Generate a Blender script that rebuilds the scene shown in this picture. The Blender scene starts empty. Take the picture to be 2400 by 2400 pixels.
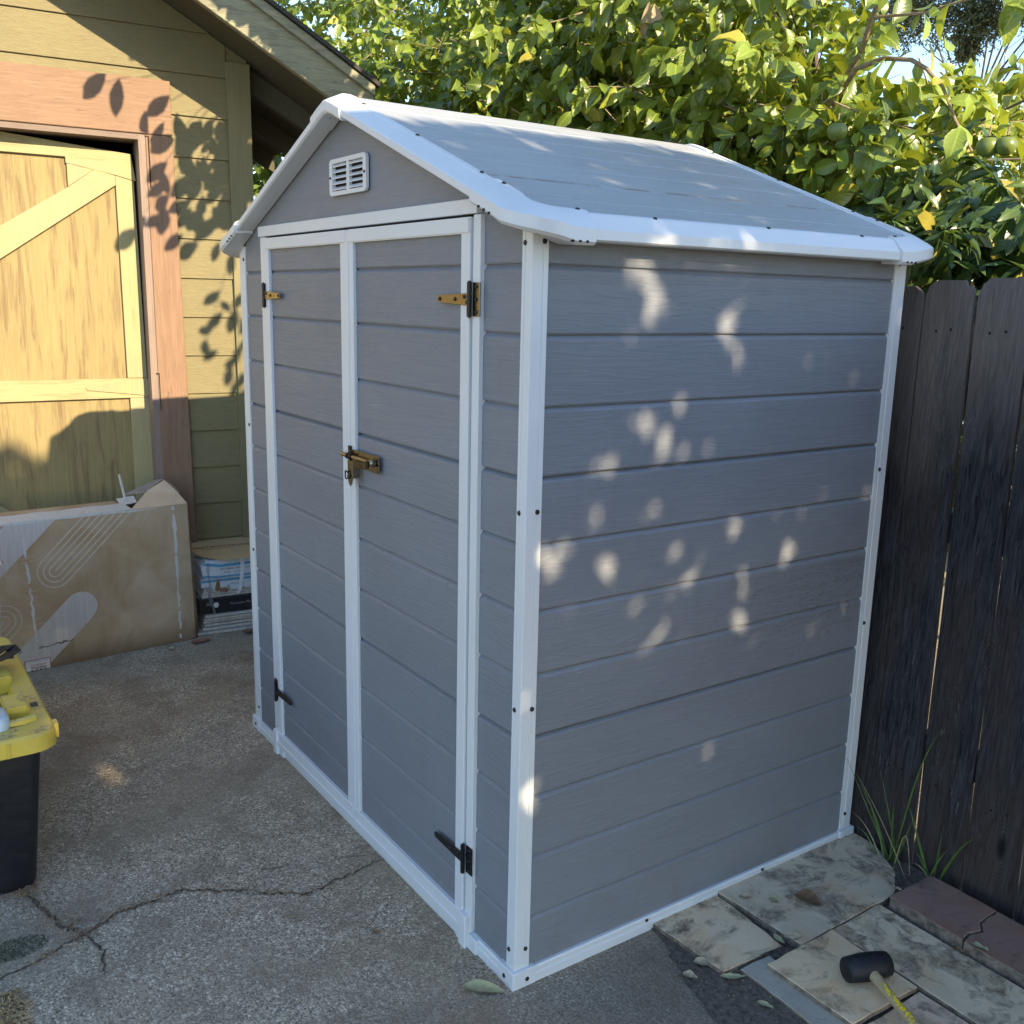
import bpy, bmesh, math, random
import numpy as np
from mathutils import Vector, Matrix
R = math.radians
rng = np.random.default_rng(7)
random.seed(7)
sc = bpy.context.scene
COL = sc.collection

# ------------------------------------------------------------------ helpers
class MB:
    """collects shapes, then links them as ONE mesh object"""
    def __init__(s): s.v = []; s.f = []; s.m = []
    def add(s, vs, fs, mi=0):
        o = len(s.v); s.v += [tuple(map(float, p)) for p in vs]
        s.f += [tuple(i + o for i in f) for f in fs]; s.m += [mi] * len(fs); return s
    def box(s, x0, x1, y0, y1, z0, z1, xf=None, mi=0):
        vs = [(x, y, z) for z in (z0, z1) for y in (y0, y1) for x in (x0, x1)]
        if xf: vs = [xf(*p) for p in vs]
        return s.add(vs, [(0, 2, 3, 1), (4, 5, 7, 6), (0, 1, 5, 4), (2, 6, 7, 3), (0, 4, 6, 2), (1, 3, 7, 5)], mi)
    def prism(s, poly, f, d0, d1, mi=0):
        """poly of (a,b); f(a,d,b) -> world"""
        n = len(poly)
        vs = [f(a, d0, b) for a, b in poly] + [f(a, d1, b) for a, b in poly]
        fs = [tuple(range(n)), tuple(range(2 * n - 1, n - 1, -1))] + [(i, i + n, (i + 1) % n + n, (i + 1) % n) for i in range(n)]
        return s.add(vs, fs, mi)
    def sweep(s, prof, frames, closed=True, mi=0, cap=True):
        """frames: (point, axisA, axisB)"""
        n = len(prof); vs = []
        for P, A, B in frames:
            P = Vector(P); A = Vector(A); B = Vector(B)
            vs += [P + A * a + B * b for a, b in prof]
        fs = []
        m = n if closed else n - 1
        for k in range(len(frames) - 1):
            for i in range(m):
                j = (i + 1) % n
                fs.append((k * n + i, k * n + j, (k + 1) * n + j, (k + 1) * n + i))
        if closed and cap:
            fs.append(tuple(range(n - 1, -1, -1))); fs.append(tuple((len(frames) - 1) * n + i for i in range(n)))
        return s.add(vs, fs, mi)
    def tube(s, pts, rad, n=8, mi=0):
        pts = [Vector(p) for p in pts]
        if not hasattr(rad, '__len__'): rad = [rad] * len(pts)
        fr = []; up = Vector((0.13, 0.21, 1)).normalized()
        vs = []; 
        for i, p in enumerate(pts):
            t = (pts[min(i + 1, len(pts) - 1)] - pts[max(i - 1, 0)]).normalized()
            a = t.cross(up)
            if a.length < .05: a = t.cross(Vector((1, 0, 0)))
            a.normalize(); b = t.cross(a)
            for k in range(n):
                an = 2 * math.pi * k / n
                vs.append(p + (a * math.cos(an) + b * math.sin(an)) * rad[i])
        fs = []
        for i in range(len(pts) - 1):
            for k in range(n):
                j = (k + 1) % n
                fs.append((i * n + k, i * n + j, (i + 1) * n + j, (i + 1) * n + k))
        fs.append(tuple(range(n - 1, -1, -1))); fs.append(tuple((len(pts) - 1) * n + k for k in range(n)))
        return s.add(vs, fs, mi)
    def cut(s, co, no):
        """keep what lies behind the plane"""
        bm = bmesh.new(); vs = [bm.verts.new(p) for p in s.v]
        for f, m in zip(s.f, s.m):
            try: bm.faces.new([vs[i] for i in f]).material_index = m
            except ValueError: pass
        bmesh.ops.bisect_plane(bm, geom=bm.verts[:] + bm.edges[:] + bm.faces[:], plane_co=co, plane_no=no, clear_outer=True)
        bm.verts.index_update(); s.v = [tuple(v.co) for v in bm.verts]
        s.f = [tuple(v.index for v in f.verts) for f in bm.faces]; s.m = [f.material_index for f in bm.faces]; bm.free(); return s
    def build(s, name, mats, parent=None, bevel=0, smooth=False, seg=1):
        if not isinstance(mats, (list, tuple)): mats = [mats]
        off = Vector((0, 0, 0)); p = parent
        while p is not None: off = off + p.location; p = p.parent
        bm = bmesh.new(); vs = [bm.verts.new(Vector(p) - off) for p in s.v]
        for f, m in zip(s.f, s.m):
            try: bm.faces.new([vs[i] for i in f]).material_index = m
            except ValueError: pass
        bmesh.ops.recalc_face_normals(bm, faces=bm.faces[:])
        if bevel: bmesh.ops.bevel(bm, geom=[e for e in bm.edges if len(e.link_faces) == 2 and e.calc_face_angle(0) > .5], offset=bevel, segments=seg, affect='EDGES', clamp_overlap=True)
        me = bpy.data.meshes.new(name); bm.to_mesh(me); bm.free()
        for m in mats: me.materials.append(m)
        if smooth:
            me.shade_smooth()
            if smooth != 'all': me.set_sharp_from_angle(angle=R(smooth if smooth is not True else 40))
        o = bpy.data.objects.new(name, me); COL.objects.link(o)
        if parent: o.parent = parent
        return o

def thing(name, loc, label, cat, group=None):
    o = bpy.data.objects.new(name, None); COL.objects.link(o); o.location = loc; o.empty_display_size = .1
    return tag(o, label, cat, group)
def tag(o, label=None, cat=None, group=None, kind=None):
    if label: o['label'] = label
    if cat: o['category'] = cat
    if group: o['group'] = group
    if kind: o['kind'] = kind
    return o
def base_at(o, loc):
    """moves a one-mesh thing's origin to its base"""
    L = Vector(loc); o.data.transform(Matrix.Translation(-L)); o.location = L; return o
def text_mb(mb, s, size, f, mi=0, d=0.0, align='LEFT', bold=0):
    """f(a,b) -> world; flat lettering"""
    c = bpy.data.curves.new('lettering', 'FONT'); c.body = s; c.size = size; c.align_x = align; c.resolution_u = 2; c.offset = bold
    o = bpy.data.objects.new('lettering', c); COL.objects.link(o)
    dg = bpy.context.evaluated_depsgraph_get(); me = o.evaluated_get(dg).to_mesh()
    vs = [f(v.co.x, v.co.y) for v in me.vertices]; fs = [tuple(p.vertices) for p in me.polygons]
    mb.add(vs, fs, mi); o.evaluated_get(dg).to_mesh_clear(); bpy.data.objects.remove(o); bpy.data.curves.remove(c)
def clip(poly, x0, x1, y0, y1):
    for ax, lim, sg in ((0, x0, 1), (0, x1, -1), (1, y0, 1), (1, y1, -1)):
        out = []
        for i in range(len(poly)):
            p, q = poly[i], poly[(i + 1) % len(poly)]
            a, b = (p[ax] - lim) * sg, (q[ax] - lim) * sg
            if a >= 0: out.append(p)
            if a * b < 0:
                t = a / (a - b); out.append((p[0] + t * (q[0] - p[0]), p[1] + t * (q[1] - p[1])))
        poly = out
        if not poly: return []
    return poly

# ------------------------------------------------------------------ materials
class NT:
    def __init__(s, name):
        s.mat = bpy.data.materials.new(name); s.mat.use_nodes = True; s.t = s.mat.node_tree
        s.p = s.t.nodes['Principled BSDF']; s.out = s.t.nodes['Material Output']
        s.tc = s.t.nodes.new('ShaderNodeTexCoord')
    def n(s, typ, **kw):
        nd = s.t.nodes.new(typ)
        for k, v in kw.items():
            if k in nd.inputs.keys() if isinstance(k, str) else False: nd.inputs[k].default_value = v
            else: setattr(nd, k, v)
        return nd
    def l(s, a, b): s.t.links.new(a, b)
    def coord(s, scale=(1, 1, 1), rot=(0, 0, 0)):
        m = s.t.nodes.new('ShaderNodeMapping'); m.inputs['Scale'].default_value = scale; m.inputs['Rotation'].default_value = rot
        s.l(s.tc.outputs['Object'], m.inputs['Vector']); return m.outputs[0]
    def noise(s, scale=(1, 1, 1), sc_=1.0, detail=6, rough=.55, dist=0, out='Fac'):
        nd = s.t.nodes.new('ShaderNodeTexNoise'); s.l(s.coord(scale), nd.inputs['Vector'])
        nd.inputs['Scale'].default_value = sc_; nd.inputs['Detail'].default_value = detail; nd.inputs['Roughness'].default_value = rough; nd.inputs['Distortion'].default_value = dist
        return nd.outputs[out]
    def vor(s, scale=(1, 1, 1), sc_=1.0, feature='F1', out='Distance', rnd=1):
        nd = s.t.nodes.new('ShaderNodeTexVoronoi'); nd.feature = feature; s.l(s.coord(scale), nd.inputs['Vector']); nd.inputs['Scale'].default_value = sc_
        nd.inputs['Randomness'].default_value = rnd
        return nd.outputs[out]
    def ramp(s, fac, stops, interp='LINEAR'):
        r = s.t.nodes.new('ShaderNodeValToRGB'); r.color_ramp.interpolation = interp
        e = r.color_ramp.elements
        while len(e) < len(stops): e.new(.5)
        for el, (p, c) in zip(e, stops):
            el.position = p; el.color = (c, c, c, 1) if not hasattr(c, '__len__') else (*c, 1)
        s.l(fac, r.inputs[0]); return r.outputs[0]
    def mix(s, fac, a, b, mode='MIX'):
        m = s.t.nodes.new('ShaderNodeMix'); m.data_type = 'RGBA'; m.blend_type = mode
        for ii, v in ((0, fac), (6, a), (7, b)):
            sock = m.inputs[ii]
            if isinstance(v, bpy.types.NodeSocket): s.l(v, sock)
            elif hasattr(v, '__len__'): sock.default_value = (*v, 1)
            else: sock.default_value = v if ii == 0 else (v, v, v, 1)
        return m.outputs[2]
    def math(s, op, a, b=0.0):
        m = s.t.nodes.new('ShaderNodeMath'); m.operation = op
        for sock, v in ((m.inputs[0], a), (m.inputs[1], b)):
            if isinstance(v, bpy.types.NodeSocket): s.l(v, sock)
            else: sock.default_value = v
        return m.outputs[0]
    def col(s, c):
        if isinstance(c, bpy.types.NodeSocket): s.l(c, s.p.inputs['Base Color'])
        else: s.p.inputs['Base Color'].default_value = (*c, 1)
    def rough(s, r):
        if isinstance(r, bpy.types.NodeSocket): s.l(r, s.p.inputs['Roughness'])
        else: s.p.inputs['Roughness'].default_value = r
    def bump(s, h, strength=.3, dist=.002, prev=None):
        b = s.t.nodes.new('ShaderNodeBump'); b.inputs['Strength'].default_value = strength; b.inputs['Distance'].default_value = dist
        s.l(h, b.inputs['Height'])
        if prev: s.l(prev, b.inputs['Normal'])
        s.l(b.outputs[0], s.p.inputs['Normal']); return b.outputs[0]

def plain(name, c, rough=.5, metal=0, spec=.5, var=.12, vs=30, bump=0):
    t = NT(name)
    nz = t.noise((1, 1, 1), vs)
    t.col(t.mix(t.ramp(nz, [(.3, 0), (.7, 1)]), tuple(x * (1 - var) for x in c), tuple(min(1, x * (1 + var)) for x in c)))
    t.rough(rough); t.p.inputs['Metallic'].default_value = metal; t.p.inputs['Specular IOR Level'].default_value = spec
    if bump: t.bump(nz, bump, .002)
    return t.mat

def plank_mat(name, c, ax, rough=.5):
    """moulded plastic with embossed wood grain running along ax (0 x, 1 y)"""
    t = NT(name)
    s1 = [9, 9, 130]; s2 = [2.5, 2.5, 40]
    g1 = t.noise(tuple(s1), 1, 6, .6, .6); g2 = t.noise(tuple(s2), 1, 5, .6, 1.2)
    wv = t.ramp(g2, [(.44, 0), (.5, 1), (.53, 1), (.6, 0)])
    h = t.mix(.45, g1, wv)
    big = t.noise((1.2, 1.2, 2.4), 1, 4)
    cc = t.mix(t.ramp(big, [(.35, 0), (.65, 1)]), tuple(x * .93 for x in c), tuple(x * 1.06 for x in c))
    fleck = t.ramp(t.noise((26, 26, 330), 1, 2, .5), [(.64, 0), (.72, 1)])
    cc = t.mix(t.math('MULTIPLY', fleck, .22), cc, tuple(min(1, x * 1.7) for x in c))
    line = t.ramp(t.noise((3, 3, 210), 1, 3, .6, .5), [(.30, 1), (.38, 0)])
    cc = t.mix(t.math('MULTIPLY', line, .25), cc, tuple(x * .6 for x in c))
    sp0 = t.t.nodes.new('ShaderNodeSeparateXYZ'); t.l(t.tc.outputs['Object'], sp0.inputs[0])
    splash = t.math('MULTIPLY', t.ramp(t.math('ADD', sp0.outputs[2], t.math('MULTIPLY', big, .25)), [(.14, .55), (.42, 0)]), t.ramp(t.noise((7, 7, 5), 1, 7, .75), [(.40, 0), (.68, 1)]))
    cc = t.mix(splash, cc, (.15, .125, .095))
    drip = t.math('MULTIPLY', t.ramp(t.noise((16, 16, .8), 1, 5, .6), [(.60, 0), (.74, 1)]), .16); cc = t.mix(drip, cc, (.13, .125, .115))
    dots = t.ramp(t.noise((55, 55, 55), 1, 2, .5), [(.76, 0), (.78, .7)]); cc = t.mix(dots, cc, (.05, .05, .05))
    t.col(cc); t.rough(t.ramp(g1, [(.3, rough - .06), (.7, rough + .12)])); t.p.inputs['Specular IOR Level'].default_value = .45
    t.bump(h, .42, .0022)
    return t

SGREY = (.192, .210, .240)
tp = plank_mat('shed_grey_plank', SGREY, 0); M_plank = tp.mat
# side wall: same plastic with mildew smears on a few planks
tq = plank_mat('shed_grey_plank_mildewed', SGREY, 1); M_plank_side = tq.mat
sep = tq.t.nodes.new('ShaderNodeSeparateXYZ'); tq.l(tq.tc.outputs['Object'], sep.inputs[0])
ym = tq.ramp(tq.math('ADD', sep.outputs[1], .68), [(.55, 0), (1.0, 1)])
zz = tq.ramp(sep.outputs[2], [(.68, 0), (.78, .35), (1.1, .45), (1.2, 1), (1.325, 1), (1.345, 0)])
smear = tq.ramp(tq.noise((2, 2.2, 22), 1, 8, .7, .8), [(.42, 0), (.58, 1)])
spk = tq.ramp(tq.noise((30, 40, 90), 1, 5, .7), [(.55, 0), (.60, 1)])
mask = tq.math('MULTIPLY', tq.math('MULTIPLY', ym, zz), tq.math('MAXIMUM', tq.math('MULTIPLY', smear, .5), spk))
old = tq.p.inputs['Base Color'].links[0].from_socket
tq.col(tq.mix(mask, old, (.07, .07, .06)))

M_roofp = plank_mat('shed_roof_plank', (.33, .355, .385), 1, .36)
dirt = M_roofp.ramp(M_roofp.noise((5, 2, 40), 1, 6, .7), [(.55, 0), (.75, 1)])
oldc = M_roofp.p.inputs['Base Color'].links[0].from_socket
rsep = M_roofp.t.nodes.new('ShaderNodeSeparateXYZ'); M_roofp.l(M_roofp.tc.outputs['Object'], rsep.inputs[0])
silt_l = M_roofp.math('MULTIPLY', M_roofp.ramp(M_roofp.math('ADD', rsep.outputs[0], M_roofp.math('MULTIPLY', M_roofp.noise((3, 7, 3), 1, 6, .7), .02)), [(.722, 0), (.733, 1), (.738, 1), (.746, 0)]), M_roofp.ramp(M_roofp.noise((9, 16, 9), 1, 5, .7), [(.42, 0), (.56, .8)]))
rc0 = M_roofp.mix(M_roofp.math('MULTIPLY', dirt, .35), oldc, (.22, .2, .17)); M_roofp.col(M_roofp.mix(silt_l, rc0, (.16, .12, .085))); M_roofp = M_roofp.mat

def white_plastic(name='white_trim', c=(.67, .70, .72)):
    t = NT(name); a = t.noise((2, 2, 2), 2, 5); b = t.noise((60, 60, 8), 1, 4)
    sc_ = t.ramp(t.noise((14, 14, 5), 1, 6, .75), [(.66, 0), (.8, 1)])
    cc = t.mix(t.ramp(a, [(.3, 0), (.7, 1)]), tuple(x * .95 for x in c), c)
    cc = t.mix(t.math('MULTIPLY', sc_, .25), cc, (.5, .48, .44))
    t.col(cc); t.rough(.38); t.p.inputs['Specular IOR Level'].default_value = .5; t.bump(b, .12, .001); return t.mat
M_white = white_plastic()
M_brass = plain('brass_plate', (.25, .225, .165), .25, 1, .5, .15, 40)
M_black = plain('black_metal', (.012, .012, .013), .35, .3, .5)
M_screw = plain('screw_black', (.01, .01, .012), .4)
M_dark = plain('dark_void', (.006, .006, .006), .9)

def wood(name, c1, c2, grain=(60, 60, 3), rough=.75, patch=None, pscale=(6, 6, 1.2), bs=.6, bd=.003, crack=0):
    t = NT(name)
    g = t.noise(grain, 1, 8, .65, .8); b = t.noise((3, 3, 2), 1, 5)
    cc = t.mix(t.ramp(g, [(.35, 0), (.65, 1)]), c1, c2)
    if patch:
        m = t.ramp(t.noise(pscale, 1, 7, .6, .3), [(.5, 0), (.58, 1)])
        m = t.math('MULTIPLY', m, t.ramp(g, [(.35, 1), (.6, .25)]))
        cc = t.mix(m, cc, patch)
    if crack:
        k = t.ramp(t.noise(tuple(x * 1.3 for x in grain), 1, 3, .5, 1.5), [(.29, 1), (.36, 0)])
        cc = t.mix(t.math('MULTIPLY', k, crack), cc, tuple(x * .3 for x in c1))
    cc = t.mix(t.ramp(b, [(.3, .0), (.7, .35)]), cc, tuple(x * .8 for x in c1))
    t.col(cc); t.rough(rough); t.p.inputs['Specular IOR Level'].default_value = .3; t.bump(g, bs, bd)
    return t.mat
OL1 = (.160, .138, .070); OL2 = (.200, .172, .086)
M_siding = wood('olive_siding_paint', OL1, OL2, (16, 16, 170), .6, None, bs=.75, bd=.004, crack=.5)
M_olive_v = wood('olive_board_paint', (.165, .146, .075), (.205, .18, .092), (90, 90, 4), .6, None, bs=.3)
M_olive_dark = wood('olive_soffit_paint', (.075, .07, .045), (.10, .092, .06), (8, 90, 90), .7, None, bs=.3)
M_rake = wood('weathered_rake_paint', (.19, .19, .125), (.29, .285, .19), (60, 9, 110), .7, (.14, .13, .10), (12, 3, 30), bs=.6, crack=.5)
M_pink = wood('brown_pink_trim_paint', (.185, .112, .070), (.250, .156, .100), (75, 75, 5), .65, None, bs=.5, crack=.55)
M_pink_h = wood('brown_pink_header_paint', (.185, .112, .070), (.250, .156, .100), (30, 6, 110), .65, None, bs=.5, crack=.55)
M_ply = wood('worn_door_plywood', (.225, .178, .078), (.285, .226, .10), (85, 85, 4.5), .7, (.15, .098, .048), (22, 22, 2.6), bs=.6, crack=.25)
M_doorboard = wood('cream_green_door_paint', (.30, .262, .13), (.36, .315, .16), (70, 70, 5), .65, (.30, .255, .15), (10, 10, 2), bs=.45, crack=.2)
M_doorboard_h = wood('cream_green_rail_paint', (.30, .262, .13), (.36, .315, .16), (9, 9, 120), .65, (.25, .20, .10), (8, 3, 26), bs=.45, crack=.2)
M_shingle = plain('asphalt_shingle', (.05, .047, .045), .95, 0, .2, .5, 120, .6)

def fence_mat():
    t = NT('weathered_fence_wood')
    g = t.noise((95, 95, 4.2), 1, 10, .78, 1.3); b = t.noise((7, 7, 1.4), 1, 5, .6); p = t.noise((14, 14, 5), 1, 6, .7)
    sep = t.t.nodes.new('ShaderNodeSeparateXYZ'); t.l(t.tc.outputs['Object'], sep.inputs[0])
    cc = t.mix(t.ramp(g, [(.38, 0), (.62, 1)]), (.003, .004, .006), (.070, .070, .080))
    cc = t.mix(t.ramp(b, [(.46, 0), (.62, .6)]), cc, t.mix(g, (.018, .014, .013), (.10, .078, .068)))
    # silver-grey and lighter towards the top ends
    top = t.math('MULTIPLY', t.ramp(t.math('ADD', t.math('MULTIPLY', sep.outputs[2], .5), t.math('MULTIPLY', t.math('SUBTRACT', b, .5), .35)), [(.62, 0), (.86, 1)]), .9)
    cc = t.mix(top, cc, t.mix(g, (.035, .03, .028), (.40, .34, .30)))
    low = t.ramp(t.math('ADD', sep.outputs[2], t.math('MULTIPLY', p, .3)), [(.22, 1), (.62, 0)])
    cc = t.mix(t.math('MULTIPLY', low, .4), cc, t.mix(g, (.03, .021, .017), (.17, .12, .09)))
    chalk = t.math('MULTIPLY', t.ramp(t.noise((120, 120, 16), 1, 5, .75), [(.60, 0), (.66, 1)]), t.ramp(t.noise((4, 4, 1.5), 1.3, 3), [(.52, 0), (.62, .6)]))
    cc = t.mix(chalk, cc, (.26, .26, .26))
    kd = t.vor((5.2, 5.2, 1.9), 1, 'F1', 'Distance'); kn = t.ramp(kd, [(.045, 1), (.085, 0)]); cc = t.mix(t.math('MULTIPLY', kn, .85), cc, (.004, .004, .005))
    ring = t.math('MULTIPLY', t.ramp(kd, [(.08, 0), (.10, 1), (.24, 0)]), t.math('SINE', t.math('MULTIPLY', kd, 260))); cc = t.mix(t.math('MULTIPLY', t.math('MAXIMUM', ring, 0), .5), cc, (.13, .11, .10))
    t.col(cc); t.rough(.85); t.p.inputs['Specular IOR Level'].default_value = .25; n1 = t.bump(g, 1.0, .009)
    t.bump(b, .3, .01, n1)
    return t.mat
M_fence = fence_mat()

def ground_mat():
    t = NT('exposed_aggregate_asphalt')
    v1c = t.vor((1, 1, 1), 115, 'F1', 'Color'); v1 = t.vor((1, 1, 1), 115)
    v2c = t.vor((1, 1, 1), 55, 'F1', 'Color'); v2 = t.vor((1, 1, 1), 55)
    v3c = t.vor((1, 1, 1), 300, 'F1', 'Color')
    def bw(c):
        r = t.t.nodes.new('ShaderNodeRGBToBW'); t.l(c, r.inputs[0]); return r.outputs[0]
    f1 = bw(v1c); f2 = bw(v2c); f3 = bw(v3c)
    stone = t.ramp(f1, [(.12, (.13, .115, .092)), (.40, (.31, .28, .222)), (.66, (.56, .51, .41)), (.90, (.88, .82, .68))])
    fine = t.ramp(f3, [(.2, (.14, .125, .10)), (.8, (.62, .56, .45))])
    base = t.mix(t.ramp(v1, [(.25, 0), (.62, 1)]), stone, fine)
    bigst = t.math('MULTIPLY', t.ramp(f2, [(.72, 0), (.76, 1)]), t.ramp(v2, [(.22, 1), (.30, 0)]))
    base = t.mix(bigst, base, t.ramp(f1, [(.2, (.45, .42, .37)), (.8, (.78, .74, .67))]))
    # broad mottling: silt film, lighter worn zones, rusty stains
    w = t.noise((1, 1, 1), 1.6, 6, .6, .4); w2 = t.noise((1, 1, 1), 5, 6, .65); w3 = t.noise((1, 1, 1), .9, 4)
    base = t.mix(t.ramp(w, [(.44, .0), (.56, .55)]), base, (.31, .27, .20))
    base = t.mix(t.ramp(w2, [(.38, .5), (.50, 0)]), base, (.20, .175, .135))
    base = t.mix(t.ramp(t.noise((1, 1, 1), 2.3, 5, .6), [(.58, 0), (.70, .45)]), base, (.27, .155, .095))
    sep = t.t.nodes.new('ShaderNodeSeparateXYZ'); t.l(t.tc.outputs['Object'], sep.inputs[0])
    silt = t.ramp(t.math('ADD', t.math('ADD', sep.outputs[0], t.math('MULTIPLY', sep.outputs[1], .35)), t.math('MULTIPLY', w2, .5)), [(.05, 0), (.55, 1)])
    base = t.mix(t.math('MULTIPLY', silt, .72), base, t.mix(t.ramp(t.noise((1, 1, 1), 90, 5, .8), [(.42, 0), (.62, 1)]), (.15, .13, .105), (.27, .235, .19)))
    base = t.mix(1.0, base, (.95, .885, .81), 'MULTIPLY')
    t.col(base); t.rough(.9); t.p.inputs['Specular IOR Level'].default_value = .3
    h = t.mix(.5, t.ramp(v1, [(.0, 1), (.6, 0)]), t.noise((1, 1, 1), 220, 4, .7))
    n1 = t.bump(h, .75, .004); t.bump(w2, .25, .02, n1)
    return t.mat
M_ground = ground_mat()

def soil_mat(name='dark_soil'):
    t = NT(name); a = t.noise((1, 1, 1), 60, 8, .75); b = t.noise((1, 1, 1), 9, 5)
    fl = t.vor((1, 1.6, 1), 120, 'F1', 'Color'); r = t.t.nodes.new('ShaderNodeRGBToBW'); t.l(fl, r.inputs[0])
    cc = t.mix(t.ramp(a, [(.35, 0), (.65, 1)]), (.075, .063, .050), (.25, .215, .175))
    cc = t.mix(t.ramp(r.outputs[0], [(.82, 0), (.86, .8)]), cc, (.17, .145, .115))
    t.col(cc); t.rough(.95); t.p.inputs['Specular IOR Level'].default_value = .2; t.bump(a, 1, .012); return t.mat
M_soil = soil_mat()

def slab_mat(name, c1, c2, stain=(.055, .048, .04), lo=.47, seed=0.0):
    t = NT(name)
    a = t.noise((1, 1.2, 1), 3.2 + seed, 6, .6, 1.2); b = t.noise((1, 1, 1), 26, 8, .75, .4); c = t.noise((1, 1, 1), 110, 4, .8)
    cc = t.mix(t.ramp(a, [(.35, 0), (.65, 1)]), c1, c2)
    cc = t.mix(t.ramp(t.noise((1, 1, 1), 7 + seed, 5, .6), [(.52, 0), (.7, .55)]), cc, (c2[0] * .9, c2[1] * .66, c2[2] * .45))
    m = t.math('MULTIPLY', t.ramp(t.noise((1, 1, 1), 4.1 + seed * 1.7, 7, .68, .7), [(lo, 0), (lo + .07, 1)]), t.ramp(b, [(.36, 1), (.60, .25)]))
    cc = t.mix(m, cc, stain)
    cc = t.mix(t.ramp(b, [(.62, 0), (.68, .7)]), cc, stain)
    t.col(cc); t.rough(.8); t.p.inputs['Specular IOR Level'].default_value = .3
    n1 = t.bump(b, .35, .004); t.bump(c, .2, .002, n1); return t.mat
M_slabA = slab_mat('cream_slab_mossy', (.72, .54, .34), (.80, .66, .46), (.12, .095, .068), lo=.46)
M_slabB = slab_mat('grey_slab_stained', (.56, .45, .31), (.72, .61, .44), (.13, .10, .072), lo=.47, seed=.9)
M_slabC = slab_mat('tan_slab', (.74, .53, .31), (.82, .64, .41), (.24, .16, .095), .51, 1.6)
M_slabD = slab_mat('pale_slab', (.36, .335, .27), (.46, .425, .35), (.17, .155, .13), .6, 2.2)
M_slabedge = plain('slab_edge', (.20, .165, .13), .9, 0, .2, .5, 60, .5)
M_brick = slab_mat('red_brown_brick', (.27, .155, .118), (.34, .215, .165), (.15, .105, .085), .50, .4)

def leaf_mat(name, dark, light, trans, rough=.38, tw=.32, spec=.5):
    """R of the leaf attribute: per-leaf tone; G: distance from the midrib; B: along the leaf"""
    t = NT(name)
    at = t.t.nodes.new('ShaderNodeAttribute'); at.attribute_name = 'leaf'
    sp = t.t.nodes.new('ShaderNodeSeparateColor'); t.l(at.outputs['Color'], sp.inputs[0])
    tone, across, along = sp.outputs
    cc = t.mix(tone, dark, light)
    cc = t.mix(t.ramp(tone, [(.93, 0), (.97, .7)]), cc, (.38, .30, .05))
    rib = t.ramp(across, [(.0, .5), (.10, 0)])
    cc = t.mix(rib, cc, tuple(min(1, x * 1.9) for x in light))
    ph = t.math('SINE', t.math('MULTIPLY', t.math('SUBTRACT', along, t.math('MULTIPLY', across, .22)), 48))
    t.col(cc); t.rough(rough); t.p.inputs['Specular IOR Level'].default_value = spec
    t.bump(ph, .13, .0015)
    tr = t.t.nodes.new('ShaderNodeBsdfTranslucent'); t.l(t.mix(tone, trans, tuple(min(1, x * 1.25) for x in trans)), tr.inputs[0])
    mx = t.t.nodes.new('ShaderNodeMixShader'); mx.inputs[0].default_value = tw
    t.l(t.p.outputs[0], mx.inputs[1]); t.l(tr.outputs[0], mx.inputs[2]); t.l(mx.outputs[0], t.out.inputs['Surface'])
    return t.mat
M_pers = leaf_mat('persimmon_leaf', (.016, .042, .008), (.24, .325, .05), (.50, .56, .035), .32, .20)
M_avo = leaf_mat('long_dark_leaf', (.022, .050, .016), (.085, .14, .035), (.18, .28, .03), .30, .16)
M_ygr = leaf_mat('yellow_green_leaf', (.13, .17, .03), (.34, .37, .07), (.55, .60, .06), .5, .35)
M_oak = leaf_mat('small_grey_green_leaf', (.045, .06, .026), (.12, .13, .06), (.16, .20, .06), .55, .25)
M_shade = leaf_mat('shade_tree_leaf', (.03, .055, .015), (.07, .11, .03), (.08, .12, .02), .5, .12)
M_dryleaf = plain('dry_tan_leaf', (.30, .22, .12), .7, 0, .3, .3, 60, .5)
M_bark = wood('bark', (.085, .07, .055), (.17, .145, .115), (40, 40, 9), .9, None, bs=.9, bd=.006)
M_twig = plain('twig_bark', (.26, .20, .13), .8, 0, .3, .3, 60, .3)
M_fruit = plain('green_persimmon_skin', (.13, .17, .035), .35, 0, .5, .2, 25)
# ------------------------------------------------------------------ the plastic shed
W, D = 1.90, 1.366
SZ = [1.834, 1.678, 1.5123, 1.3491, 1.1858, 1.0203, .8574, .6949, .5316, .3609, .1904]
DEEP = {1.3491, .6949}
RX = -.95
def zr(x): return 1.956 - .381 * abs(x - RX) - (-.381 * .95) if False else 1.956 - .381 * (abs(x - RX) - .95)
def plank_profile(v0, v1, seams, deep=(), k=1.0):
    """(outward offset, v) from top to bottom of a plank panel"""
    p = [(0, v1)]
    for s in sorted(seams, reverse=True):
        if not (v0 + .02 < s < v1 - .005): continue
        dp = .013 if s in deep else .0088; h = .0045 if s in deep else .0025
        p += [(.0, s + .004), (-.0015 * k, s + .0005), (-dp * k, s), (-dp * k, s - h * k), (-.0008 * k, s - .0125 * k), (.0, s - .015 * k)]
    p.append((0, v0)); return p
def panel(mb, f, a0, a1, v0, v1, seams, deep=(), th=.03, k=1.0):
    """f(a, out, v) -> world"""
    pr = plank_profile(v0, v1, seams, deep, k) + [(-th, v0), (-th, v1)]
    n = len(pr); na = 2
    vs = []
    for a in (a0, a1): vs += [f(a, o, v) for o, v in pr]
    fs = [(i, (i + 1) % n, (i + 1) % n + n, i + n) for i in range(n)]
    # caps as quads against the back line
    for k in (0, n):
        bb = n - 2 + k; bt = n - 1 + k
        cap = list(range(k, k + n)); fs.append(tuple(cap))
    mb.add(vs, fs); return mb
FR = lambda a, o, v: (a, -o, v)              # front wall, outward -y
SD = lambda a, o, v: (o, a, v)               # side wall, outward +x
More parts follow.
